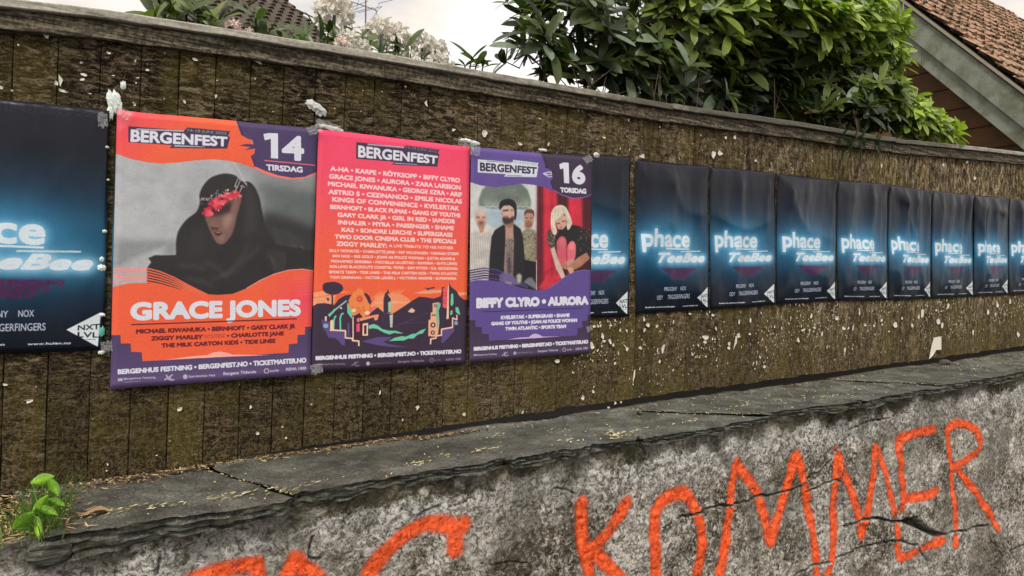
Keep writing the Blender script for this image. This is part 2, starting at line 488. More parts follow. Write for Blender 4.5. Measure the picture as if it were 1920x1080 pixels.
# fascia timber under the capping, and the lighter capping board, in lengths butted end to end
cuts = [FX0 - .1, 2.62, 4.72, 7.9, 11.0]
for i in range(len(cuts) - 1):
    a, b = cuts[i] + .0015, cuts[i + 1] - .0015
    n = int((b - a) / .035) + 2
    xs = np.linspace(a, b, n)
    dz = [0, .004, -.003, 0][i]
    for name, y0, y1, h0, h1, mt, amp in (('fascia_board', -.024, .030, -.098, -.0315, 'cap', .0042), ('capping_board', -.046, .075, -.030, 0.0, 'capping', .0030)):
        prof = [(y1, h1), (y0 + .003, h1), (y0, h1 - .004), (y0, (h0 + h1) / 2), (y0, h0 + .003), (y0 + .003, h0), (y1, h0)]
        V = np.zeros((n, len(prof), 3))
        for j, (py, ph) in enumerate(prof):
            V[:, j, 0] = xs
            V[:, j, 1] = py + (0 if j in (0, 6) else 1) * (fbm(xs * 14, np.full(n, j * 2.2 + i * 9), 11, 3) - .5) * amp * 2
            V[:, j, 2] = cap_z(xs) + ph + dz + (fbm(xs * 11, np.full(n, j * .8 + 40 + i * 7), 12, 3) - .5) * amp * 1.6
        fc = [list(q) for q in grid_faces(n, len(prof))]
        nP = len(prof)
        fc += [[i2 * nP, i2 * nP + nP - 1, (i2 + 1) * nP + nP - 1, (i2 + 1) * nP][::-1] for i2 in range(n - 1)]
        fc += [list(range(nP))[::-1], [(n - 1) * nP + j for j in range(nP)]]
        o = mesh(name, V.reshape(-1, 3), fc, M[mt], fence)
        bm = bmesh.new(); bm.from_mesh(o.data); bmesh.ops.recalc_face_normals(bm, faces=bm.faces); bm.to_mesh(o.data); bm.free()
for hz in (.35, 1.25):                                   # rails nailed along the back
    V = []
    for x in (FX0, FX1):
        z = float(base_z(x)) + hz
        V += [(x, .0245, z), (x, .065, z), (x, .065, z + .09), (x, .0245, z + .09)]
    mesh('rail', V, [[0, 1, 2, 3], [7, 6, 5, 4], [0, 4, 5, 1], [1, 5, 6, 2], [2, 6, 7, 3], [3, 7, 4, 0]], M['cap'], fence)


def flake(cx, cz, w, h, ang, y=-.006, n=6, seed=None, curl=.003):
    """ragged little piece of paper lying on the fence, curled at one side; verts, faces"""
    r = random.Random(seed)
    ring = []
    for i in range(n):
        th = 2 * math.pi * i / n + r.uniform(-.3, .3)
        rad = r.uniform(.45, 1.2)
        a, b = math.cos(th) * w / 2 * rad, math.sin(th) * h / 2 * rad
        ring.append((a, b))
    ca, sa = math.cos(ang), math.sin(ang)
    vs = [(cx, y, cz)]
    for (a, b) in ring:
        vs.append((cx + a * ca - b * sa, y - r.uniform(0, curl), cz + a * sa + b * ca))
    m_ = len(vs)
    vb = [(x_, y_ + .0012, z_) for x_, y_, z_ in vs]
    fs = [[0, 1 + (i + 1) % n, 1 + i] for i in range(n)]
    fs += [[m_, m_ + 1 + i, m_ + 1 + (i + 1) % n] for i in range(n)]
    fs += [[1 + i, 1 + (i + 1) % n, m_ + 1 + (i + 1) % n, m_ + 1 + i] for i in range(n)]
    return vs + vb, fs


def zfrac(s, ox, oy, pts): return [(ox + p[0] / s, oy + p[1] / s) + tuple(p[2:]) for p in pts]
SCR = zfrac(3, 0, 0, [(262, 200, 36, 44), (396, 207, 26, 14), (458, 355, 24, 16), (610, 300, 30, 18), (762, 346, 16, 26), (828, 398, 26, 14), (1098, 338, 34, 16),
     (1450, 350, 60, 24), (468, 420, 44, 20), (462, 450, 36, 20), (342, 455, 34, 64), (318, 470, 26, 30), (358, 514, 66, 18), (634, 428, 24, 8), (774, 440, 22, 8), (760, 590, 18, 30),
     (8, 497, 34, 26), (68, 512, 20, 16), (1036, 574, 22, 22), (104, 256, 14, 14), (1212, 545, 14, 24), (506, 530, 26, 8)]) + \
  zfrac(3, 640, 0, [(472, 583, 20, 44), (626, 732, 26, 24), (800, 752, 30, 40), (1000, 810, 28, 20), (1160, 812, 18, 22), (1470, 773, 26, 12), (1690, 880, 44, 34), (1112, 668, 20, 10), (1610, 676, 14, 20), (358, 490, 14, 12)]) + \
  zfrac(3, 1280, 0, [(168, 872, 34, 40), (205, 862, 36, 26), (235, 776, 14, 18), (288, 776, 14, 22), (404, 905, 16, 14), (1112, 935, 16, 28), (1460, 925, 16, 22), (1594, 912, 16, 16), (1636, 1000, 16, 24)]) + \
  zfrac(3, 0, 720, [(1010, 140, 40, 22), (1408, 128, 26, 26), (1446, 274, 24, 20), (1586, 238, 18, 16), (1606, 298, 16, 18), (165, 95, 60, 24), (30, 0, 44, 14), (882, 398, 18, 8), (600, 484, 12, 10), (605, 448, 16, 18), (1748, 112, 12, 12)]) + \
  zfrac(3, 640, 720, [(214, 48, 14, 36), (424, 132, 22, 26), (688, 167, 22, 22), (340, 200, 10, 16), (1354, 76, 20, 24), (1412, 42, 14, 20), (1016, 158, 16, 16), (1498, 130, 16, 14), (820, 236, 14, 10)]) + \
  zfrac(4.155, 1040, 560, [(300, 215, 34, 26), (335, 215, 24, 24), (365, 290, 28, 50), (375, 330, 34, 18), (425, 335, 34, 56), (450, 362, 20, 30), (282, 370, 44, 96), (425, 208, 22, 18), (505, 245, 14, 24), (555, 245, 18, 30),
     (555, 392, 24, 30), (660, 380, 24, 32), (716, 205, 44, 44), (690, 160, 22, 40), (694, 245, 22, 36), (785, 215, 20, 40), (838, 385, 28, 72), (810, 487, 20, 28), (463, 500, 22, 36), (610, 600, 14, 96), (210, 772, 24, 26), (290, 722, 18, 26),
     (1045, 118, 34, 18), (1228, 125, 32, 30), (1168, 300, 50, 34), (1168, 335, 38, 24), (1350, 350, 30, 34), (1350, 385, 26, 30), (1405, 330, 22, 140), (1425, 290, 28, 60), (1250, 232, 20, 36), (1430, 180, 14, 34), (1515, 170, 18, 60), (1068, 432, 18, 24),
     (1118, 455, 16, 20), (1625, 528, 30, 34), (1510, 275, 18, 20), (465, 810, 20, 26), (510, 803, 14, 20), (412, 845, 20, 16), (795, 400, 12, 34), (12, 485, 44, 36)]) + \
  zfrac(4.364, 1480, 520, [(172, 318, 20, 54), (380, 335, 30, 36), (565, 285, 16, 60), (105, 430, 28, 26), (157, 430, 22, 20), (195, 410, 26, 24), (437, 415, 34, 26), (475, 415, 18, 34), (512, 415, 18, 60), (258, 462, 18, 40), (65, 510, 18, 66),
     (445, 600, 16, 90), (615, 392, 28, 24), (685, 395, 20, 24), (748, 348, 24, 30), (860, 385, 40, 64), (808, 442, 22, 14), (998, 395, 28, 30), (750, 385, 18, 16), (1080, 300, 26, 84), (1195, 268, 26, 30), (1290, 240, 24, 54), (1212, 360, 34, 64),
     (1240, 390, 28, 54), (1695, 220, 18, 46), (1800, 195, 20, 70), (1615, 290, 24, 54), (1678, 300, 18, 34), (1865, 470, 26, 50), (1050, 325, 18, 34), (915, 335, 16, 24), (300, 570, 12, 34), (1495, 445, 10, 50), (1235, 275, 18, 16)])
for i, (px, py, w, h) in enumerate(SCR):
    sc_ = 3 if i < 61 else (4.155 if i < 103 else 4.364)
    P = at(px, py); Pw = at(px + w / sc_, py); Ph = at(px, py + h / sc_)
    v, f = flake(P[0], P[2], abs(Pw[0] - P[0]) * 1.0, abs(Ph[2] - P[2]) * 1.05, random.uniform(-.25, .25), -.0065, 7, i, .004)
    mesh('paper_scrap', v, f, M['scrap'], fence)
# the long torn scrap hanging low on the right
A = np.array([at(1480 + x / 4.364, 520 + y / 4.364) for x, y in [(1175, 492), (1230, 483), (1222, 590), (1185, 592), (1150, 640), (1130, 668), (1140, 600), (1158, 545)]])
A[:, 1] = [-.008, -.012, -.02, -.016, -.02, -.012, -.014, -.009]
v = [tuple(q) for q in A] + [(q[0], q[1] + .001, q[2]) for q in A]
mesh('paper_scrap', v, [list(range(8)), list(range(8, 16))[::-1]] + [[i, (i + 1) % 8, 8 + (i + 1) % 8, 8 + i][::-1] for i in range(8)], M['scrap'], fence)
# staples' worth of tiny flakes nobody could count
acc = Acc()
CL = [(random.uniform(2.1, 9.0), -.80 - .34 * random.random() ** 1.5) for _ in range(60)]
for i in range(3000):
    u = random.random()
    if u < .74:      # dense below and right of the posters
        x = random.uniform(2.1, 9.0); rel = -1.0 + .30 * (random.random() ** 1.5) * -1 + .25
        rel = -.80 - .42 * random.random() ** 1.6
        cx_, cz_ = CL[int(random.random() * len(CL))]
        if random.random() < .75: x = cx_ + random.gauss(0, .07); rel = min(-.79, cz_ + random.gauss(0, .05))
        s_ = random.uniform(.0025, .010)
    elif u < .86:
        x = random.uniform(-.8, 9.0); rel = random.uniform(.02, .26) if x < 2 else random.uniform(.0, .25)
        s_ = random.uniform(.003, .009)
    elif u < .93:
        x = random.uniform(-.8, 3); rel = random.uniform(-1.3, -.95); s_ = random.uniform(.002, .006)
    else:
        x = random.uniform(2.0, 9.0); rel = random.uniform(-1.3, -.85); s_ = random.uniform(.003, .010)
    tall = random.uniform(.8, 2.6) if x > 2 else random.uniform(.3, .9)
    z = rel + G * x
    if z < float(base_z(x)) + .04: continue
    v, f = flake(x, z, s_, s_ * tall, random.uniform(-.5, .5), -.0045, 5, i + 999, .002)
    c = random.choice([(214, 208, 192), (190, 178, 150), (150, 134, 104), (128, 110, 80), (232, 228, 214), (206, 200, 150)])
    acc.add(v, f, srgb(*c)[:3])
mt_fl = Mat('paper_flake', .85); mt_fl.base(mt_fl.attr('tint'))
o = acc.build('paper_flakes', mt_fl.m, fence); o['kind'] = 'stuff'
o['label'] = 'tiny torn paper flakes left under old staples'

# ---------------------------------------------------------------- the retaining wall with its slate coping
WALL_Y = -.47
rw = empty('retaining_wall', (0, WALL_Y, -2.74), 'old rendered stone retaining wall with slate slabs on top and orange graffiti', 'wall')


def seg_dist(px, pz, pl):
    d = np.full(px.shape, 9.0)
    for (ax, az), (bx, bz) in zip(pl[:-1], pl[1:]):
        vx, vz = bx - ax, bz - az
        t = np.clip(((px - ax) * vx + (pz - az) * vz) / (vx * vx + vz * vz + 1e-12), 0, 1)
        d = np.minimum(d, np.hypot(px - ax - t * vx, pz - az - t * vz))
    return d


def wpts(pts, s, ox, oy):
    out = []
    for x, y in pts:
        P = at(ox + x / s, oy + y / s, (0, 1, 0), WALL_Y); out.append((P[0], P[2]))
    return out


R6 = lambda pts: wpts(pts, 3, 1280, 720)
R5 = lambda pts: wpts(pts, 3, 640, 720)
R4 = lambda pts: wpts(pts, 3, 0, 720)
CRACKS = [
    (R6([(-40, 745), (0, 740), (60, 732), (100, 718), (150, 692), (210, 684), (270, 685), (330, 668), (380, 660), (410, 635), (480, 628), (550, 610), (600, 600), (640, 580), (680, 552), (700, 530), (740, 505), (780, 490), (800, 455), (830, 420), (850, 375), (880, 352), (905, 340), (912, 312), (935, 290)]), .0045, .020, 1),
    (R6([(940, 255), (970, 238), (1010, 225), (1060, 208), (1110, 200), (1165, 190)]), .0035, .010, 1),
    (R6([(680, 605), (740, 585), (800, 552), (860, 535), (880, 545), (890, 600), (905, 680), (912, 790)]), .0040, .014, .8),
    (R6([(905, 797), (970, 790), (1000, 768), (1040, 758), (1100, 755), (1160, 768), (1230, 775), (1250, 770)]), .0065, .026, 1),
    (R6([(1420, 835), (1500, 850), (1530, 832), (1560, 825), (1600, 828), (1650, 805), (1712, 793), (1722, 840), (1730, 880), (1765, 920), (1790, 970), (1850, 935), (1925, 905)]), .0055, .020, 1),
    (R6([(860, 980), (900, 965), (960, 945), (990, 925), (1060, 905), (1110, 890), (1170, 882), (1230, 880), (1275, 900), (1320, 905), (1340, 940), (1380, 990), (1388, 1030), (1400, 1100)]), .0050, .018, 1),
    (R6([(590, 1100), (640, 1065), (720, 1020), (780, 1012), (835, 1003)]), .0050, .018, .9),
    (R6([(940, 190), (930, 290), (905, 380), (895, 470), (885, 545)]), .0045, .010, .6),
    (R6([(1350, 130), (1344, 225)]), .0050, .012, .7),
    (R6([(1895, 40), (1890, 150), (1900, 260)]), .0045, .010, .5),
    (R5([(420, 735), (480, 712), (550, 690)]), .0035, .010, .7),
    (R5([(840, 1015), (900, 1003), (1000, 1002), (1060, 1008)]), .0030, .008, .6),
    (R5([(1210, 585), (1270, 600), (1320, 620)]), .003, .008, .5),
    (R5([(1800, 805), (1845, 778)]), .0035, .010, .9),
    (R5([(1895, 500), (1900, 560)]), .005, .010, .5),
    (R4([(905, 935), (900, 990), (885, 1060)]), .0035, .010, .7),
    (R4([(1760, 860), (1740, 920), (1745, 970), (1800, 985)]), .004, .012, .8),
]
HOLE = R6([(1245, 752), (1310, 742), (1350, 775), (1400, 812), (1450, 838), (1500, 852), (1440, 872), (1370, 845), (1300, 812), (1240, 792)])

# grid, finer where the wall is near the street viewer
xs = [-1.3]
while xs[-1] < 9.6:
    dd = math.hypot(xs[-1], CAM[1] - WALL_Y)
    xs.append(xs[-1] + min(.012, .0021 * dd))
xs = np.array(xs)
nt = 250
tt = np.linspace(0, 1, nt) ** 1.25
ztop = -1.343 + G * xs - .028
GX = np.repeat(xs[:, None], nt, 1)
GZ = ztop[:, None] * (1 - tt[None, :]) + (-2.74) * tt[None, :]
relw = (G * GX - 1.371) - GZ
dis = (fbm(GX * 2.1, GZ * 2.1, 31, 3) - .5) * .034 + (fbm(GX * 9, GZ * 9, 32, 4, .6) - .5) * .026 + (fbm(GX * 42, GZ * 42, 33, 3, .6) - .5) * .011
# render missing in places: raised plaster with a ragged lower / upper rim
pl = fbm(GX * 4.5 + 7, GZ * 4.5, 35, 4, .55)
dis += np.clip((pl - .5) * 26, 0, 1) * .0065
dis += .016 * np.exp(-(relw / .05) ** 2) * fbm(GX * 5, GZ * 5, 37, 3)
crk = np.zeros_like(GX)
wob = (fbm(GX * 24, GZ * 24, 41, 3) - .5) * .014
wob2 = (fbm(GX * 24 + 50, GZ * 24, 43, 3) - .5) * .014
for plc, w, dep, tn in CRACKS:
    px0 = min(p[0] for p in plc) - .08; px1 = max(p[0] for p in plc) + .08
    i0, i1 = np.searchsorted(xs, [px0, px1])
    if i1 <= i0: continue
    w *= 1.4
    d = seg_dist(GX[i0:i1] + wob[i0:i1], GZ[i0:i1] + wob2[i0:i1], plc)
    k = np.clip(1.25 - d / w, 0, 1)
    dis[i0:i1] -= dep * k
    dis[i0:i1] += .004 * np.exp(-(d / .02) ** 2) * (1 - k)
    crk[i0:i1] = np.maximum(crk[i0:i1], k * tn)


def in_poly(px, pz, poly):
    ins = np.zeros(px.shape, bool); n = len(poly)
    for i in range(n):
        x0, z0 = poly[i]; x1, z1 = poly[(i + 1) % n]
        c = ((z0 > pz) != (z1 > pz)) & (px < (x1 - x0) * (pz - z0) / (z1 - z0 + 1e-12) + x0)
        ins ^= c
    return ins


hin = in_poly(GX + wob, GZ + wob2, HOLE)
hd = np.where(hin, np.clip(seg_dist(GX, GZ, HOLE + HOLE[:1]) / .02, 0, 1), 0)
dis -= .07 * hd; crk = np.maximum(crk, hd * .9)
GY = WALL_Y - dis
WV = np.stack([GX, GY, GZ], -1)
wf = grid_faces(len(xs), nt)
wo = mesh('wall_face', WV.reshape(-1, 3), wf, M['wall'], rw, smooth=True)
a_ = wo.data.attributes.new('crack', 'FLOAT', 'POINT'); a_.data.foreach_set('value', crk.ravel().astype(np.float32))
# the body behind the face, so that the wall has its thickness
v, f = bevel_box(-1.3, 9.6, WALL_Y + .10, .04, -2.74, -2.05, 0)
V = []
for x in (-14.0, -1.3, 9.6, 24.0):
    z = -1.343 + G * x - .10
    V += [(x, WALL_Y + .085, -2.74), (x, .044, -2.74), (x, .044, z), (x, WALL_Y + .085, z)]
fc = [[3, 2, 1, 0], [12, 13, 14, 15]] + [[i * 4 + j, i * 4 + (j + 1) % 4, i * 4 + 4 + (j + 1) % 4, i * 4 + 4 + j] for i in range(3) for j in range(4)]
co = mesh('wall_core', V, fc, M['wall'], rw)

# --- sprayed letters: skins of paint lying on the face
LET = [
    ('K', .036, [R5([(1345, 668), (1350, 800), (1360, 930), (1388, 1010), (1400, 1110)]), R5([(1592, 668), (1560, 730), (1500, 830), (1410, 925)]), R5([(1380, 935), (1440, 960), (1490, 1010), (1570, 1095)])]),
    ('O', .034, [R5([(1775, 1110), (1765, 1000), (1758, 900), (1748, 800), (1758, 720), (1790, 660), (1850, 622), (1915, 607), (1950, 640), (1985, 700), (2010, 780), (2022, 880), (2012, 980), (1985, 1110)])]),
    ('M', .033, [R6([(185, 1100), (215, 1000), (240, 890), (258, 740), (275, 600), (295, 470), (305, 442), (345, 500), (395, 560), (425, 610), (440, 690), (462, 790), (488, 885), (520, 780), (560, 660), (592, 540), (622, 430), (640, 402), (662, 480), (680, 600), (705, 700), (725, 800), (740, 900), (752, 1010), (757, 1110)])]),
    ('M', .030, [R6([(790, 1100), (820, 1060), (845, 930), (850, 800), (840, 650), (848, 500), (855, 370), (880, 430), (885, 490), (920, 540), (950, 620), (975, 700), (1003, 790), (1012, 850), (1030, 760), (1048, 640), (1062, 500), (1078, 358), (1100, 390), (1125, 470), (1150, 560), (1170, 640), (1190, 720)])]),
    ('E', .031, [R6([(1412, 256), (1350, 262), (1280, 280), (1215, 305), (1205, 370), (1220, 440), (1228, 520), (1240, 600), (1238, 690)]), R6([(1245, 648), (1310, 636), (1370, 622), (1428, 602)]), R6([(1192, 740), (1200, 820), (1205, 900), (1218, 975), (1262, 968), (1340, 930), (1400, 905), (1472, 882)])]),
    ('R', .030, [R6([(1535, 905), (1540, 800), (1528, 690), (1520, 580), (1512, 450), (1500, 340), (1485, 250), (1540, 222), (1600, 228), (1648, 262), (1668, 320), (1655, 380), (1610, 422), (1530, 462)]), R6([(1545, 470), (1600, 545), (1650, 610), (1700, 690), (1740, 760), (1768, 815)])]),
    ('C', .034, [R5([(690, 785), (655, 830), (620, 800), (560, 785), (480, 785), (400, 815), (330, 860), (250, 935), (190, 1010), (150, 1090), (130, 1160)]), R5([(640, 860), (637, 925)])]),
    ('A', .034, [R4([(1560, 1160), (1610, 1080), (1655, 985), (1740, 1060), (1830, 1160)])]),
    ('P', .030, [R4([(1080, 1110), (1180, 1065), (1300, 1030), (1440, 1010), (1450, 1100), (1430, 1180)]), R4([(1160, 1090), (1150, 1180)])]),
]
order = {'K': 'first', 'O': 'second'}
names = ['orange sprayed letter K', 'orange sprayed letter O', 'first orange sprayed letter M', 'second orange sprayed letter M', 'orange sprayed letter E', 'orange sprayed letter R',
         'orange sprayed arc like a letter C', 'top of an orange sprayed letter A', 'top of an orange sprayed letter cut by the frame']
for li, (ch, r, strokes) in enumerate(LET):
    R_ = r * 1.95
    allp = [p for s in strokes for p in s]
    i0, i1 = np.searchsorted(xs, [min(p[0] for p in allp) - R_, max(p[0] for p in allp) + R_])
    d = np.full(GX[i0:i1].shape, 9.0)
    sx = 1.0
    for s in strokes:
        d = np.minimum(d, seg_dist(GX[i0:i1] + wob[i0:i1] * .35, GZ[i0:i1] + wob2[i0:i1] * .35, s))
    rr = R_ * (.92 + .3 * (fbm(GX[i0:i1] * 6, GZ[i0:i1] * 6, 51 + li, 2) - .5))
    att = np.clip((rr - d) / rr * 1.18, 0, 1.5)
    keep = (att > 0) & (crk[i0:i1] < .45)
    cell = keep[:-1, :-1] & keep[1:, :-1] & keep[1:, 1:] & keep[:-1, 1:]
    ci, cj = np.nonzero(cell)
    nj = nt
    a = ci * nj + cj
    F = np.stack([a, a + nj, a + nj + 1, a + 1], 1)
    used = np.unique(F); remap = np.full(keep.size, -1); remap[used] = np.arange(len(used))
    Vv = WV[i0:i1].reshape(-1, 3)[used].copy(); Vv[:, 1] -= .0016
    o = mesh('painted_letter', Vv, remap[F], M['spray'], rw, smooth=True)
    at_ = o.data.attributes.new('inside', 'FLOAT', 'POINT'); at_.data.foreach_set('value', att.ravel()[used].astype(np.float32))
    o['label'] = names[li]


# --- slate slabs
def slab(xl, xr, lb, rb, th0, th1, lift, seed, tilt=0.0, yf=-.52):
    """xl..xr along the front edge; lb, rb = how far the left and right joints run back to the left; th0..th1 thickness"""
    nu = max(12, int((xr - xl) / .008)); nv = 44
    u = np.linspace(0, 1, nu)
    xf = xl + (xr - xl) * u
    xb_ = (xl + lb) + (xr + rb - xl - lb) * u
    front = yf + (fbm(xf * 4, np.full(nu, seed), seed, 5, .6) - .5) * .105 + (fbm(xf * 26, np.full(nu, seed + .5), seed + 3, 3) - .5) * .026
    ends = np.minimum(u, 1 - u) * (xr - xl)
    front = front + .018 * np.exp(-(ends / .02) ** 2)
    rows = []
    for j in range(nv):                                 # from the fence to the front
        t = j / (nv - 1)
        y = .040 * (1 - t) + front * t
        jx = (fbm(np.full(nu, t * 5.0), u * 0 + seed * 1.3, seed + 9, 3) - .5) * .05 * np.sin(math.pi * t)
        x = xb_ * (1 - t) + xf * t + jx * (1 - u) + (fbm(np.full(nu, t * 5.0), u * 0 + seed * 1.3 + 10, seed + 9, 3) - .5) * .05 * math.sin(math.pi * t) * u
        z = -1.343 + G * x + lift + tilt * (t - .5) + (fbm(x * 7, y * 7, seed + 5, 4, .6) - .5) * .011 + (fbm(x * 40, y * 40, seed + 6, 2) - .5) * .0022
        pl_ = fbm(x * 2.6 + seed, y * 4.2, seed + 15, 4, .55)          # laminations left standing where flakes broke away
        z = z + .0045 * np.clip((pl_ - .44) * 45, 0, 1) + .0040 * np.clip((pl_ - .55) * 50, 0, 1) - .004
        z = z - .008 * np.exp(-(ends / .010) ** 2)
        rows.append(np.stack([x, y, z], 1))
    top = rows[-1]
    th = th0 + (th1 - th0) * u + (fbm(xf * 7, np.full(nu, 3.0), seed + 7, 3) - .5) * .02
    nl = 6
    prev = 0
    for j in range(1, nl + 1):                          # stepped, delaminated front face
        k = j / nl
        lay = noise2(xf * (9 + (j % 3) * 5), np.full(nu, j * 3.7), seed + j)
        lay2 = noise2(xf * (30 + (j % 3) * 12), np.full(nu, j * 5.7), seed + 40 + j)
        rec = .004 + k * .010 + np.clip((lay - .46) * 5, 0, 1) * .020 + (lay2 - .5) * .016
        zz = top[:, 2] - .003 - th * k + (noise2(xf * 16, np.full(nu, j * 1.3), seed + 20 + j) - .5) * .006
        rows.append(np.stack([top[:, 0], top[:, 1] + rec * (1 if j % 2 else .55), zz + .004 * (j % 2)], 1))
    last = rows[-1].copy(); last[:, 1] = WALL_Y + .09
    rows.append(last)
    V = np.stack(rows, 1)                               # nu, nrow, 3
    nr = V.shape[1]
    V[..., 0] = np.where(True, V[..., 0], V[..., 0])
    fc = [list(q) for q in grid_faces(nu, nr)]
    fc += [list(range(nr)), [(nu - 1) * nr + j for j in range(nr)][::-1]]
    o = mesh('coping_slab', V.reshape(-1, 3), fc, M['slab'], rw)
    bm = bmesh.new(); bm.from_mesh(o.data); bmesh.ops.recalc_face_normals(bm, faces=bm.faces); bm.to_mesh(o.data); bm.free()
    return o


slab(-2.2, -1.12, -.25, -.25, .06, .06, -.004, 2)
slab(-1.10, -.262, -.25, -.16, .06, .05, -.012, 5)
slab(-.150, .560, -.12, -.24, .085, .040, .004, 11, yf=-.525)
slab(.572, 1.400, -.24, -.30, .052, .034, .010, 17, yf=-.505)
slab(1.410, 2.085, -.30, -.42, .050, .028, .002, 23)
slab(2.095, 2.940, -.42, -.62, .032, .036, -.004, 29)
slab(2.952, 3.720, -.62, -.45, .034, .042, .003, 37)
slab(3.732, 4.560, -.45, -.40, .048, .034, -.002, 41)
slab(4.572, 5.500, -.40, -.30, .040, .050, .005, 47)
slab(5.512, 6.500, -.30, -.34, .042, .040, -.002, 53)
slab(6.512, 7.560, -.34, -.30, .044, .040, .002, 59)
slab(7.572, 8.600, -.30, -.30, .044, .040, -.002, 61)
slab(8.612, 9.700, -.30, -.30, .044, .040, .001, 67)
# broken wedge stone in the gap at the left
bm = bmesh.new(); bmesh.ops.create_icosphere(bm, subdivisions=3, radius=1)
wc = at(78, 1040, (0, 1, 0), -.50)
for vv in bm.verts:
    n = fbm(np.array([vv.co.x * 1.7 + 5]), np.array([vv.co.z * 1.7 + vv.co.y]), 71, 3)[0]
    q = vv.co.copy()
    for a in range(3): q[a] = max(-.72, min(.72, q[a]))
    q *= (.8 + .5 * n)
    vv.co = Vector((wc[0] + .02 + q.x * .075, wc[1] + .05 + q.y * .085, wc[2] + .004 + q.z * .045))
vs = [tuple(v_.co) for v_ in bm.verts]; bm.verts.index_update(); fs = [[v_.index for v_ in f_.verts] for f_ in bm.faces]; bm.free()
mesh('wedge_stone', vs, fs, M['slab'], rw)
# ---------------------------------------------------------------- printing the posters: a small rasteriser for flat print
_txt = {}


def text_edges(s, mode='cap'):
    """outline edges of a line of text, in a 0..1 box (y down)"""
    key = (s, mode)
    if key in _txt: return _txt[key]
    cu = bpy.data.curves.new('lettering', 'FONT'); cu.body = s; cu.resolution_u = 4
    ob = bpy.data.objects.new('lettering', cu)
    me = bpy.data.meshes.new_from_object(ob)
    co = np.zeros(len(me.vertices) * 3, np.float32); me.vertices.foreach_get('co', co); co = co.reshape(-1, 3)[:, :2].astype(float)
    me.calc_loop_triangles()
    tr = np.zeros(len(me.loop_triangles) * 3, np.int32); me.loop_triangles.foreach_get('vertices', tr); tr = tr.reshape(-1, 3)
    bpy.data.meshes.remove(me); bpy.data.objects.remove(ob); bpy.data.curves.remove(cu)
    x0, x1 = co[:, 0].min(), co[:, 0].max()
    y0, y1 = (0.0, 0.729) if mode == 'cap' else (co[:, 1].min(), co[:, 1].max())
    co[:, 0] = (co[:, 0] - x0) / (x1 - x0); co[:, 1] = 1 - (co[:, 1] - y0) / (y1 - y0)
    t = co[tr]
    E = np.concatenate([np.concatenate([t[:, i], t[:, (i + 1) % 3]], 1) for i in range(3)])
    _txt[key] = E
    return E


def box_blur(a, r):
    r = int(r)
    if r < 1: return a
    for ax in (0, 1):
        for _ in range(2):
            p = np.pad(a, [(r + 1, r) if i == ax else (0, 0) for i in (0, 1)], mode='edge')
            c = np.cumsum(p, ax, dtype=np.float64)
            a = ((c[2 * r + 1:] - c[:-2 * r - 1]) if ax == 0 else (c[:, 2 * r + 1:] - c[:, :-2 * r - 1])) / (2 * r + 1)
    return a


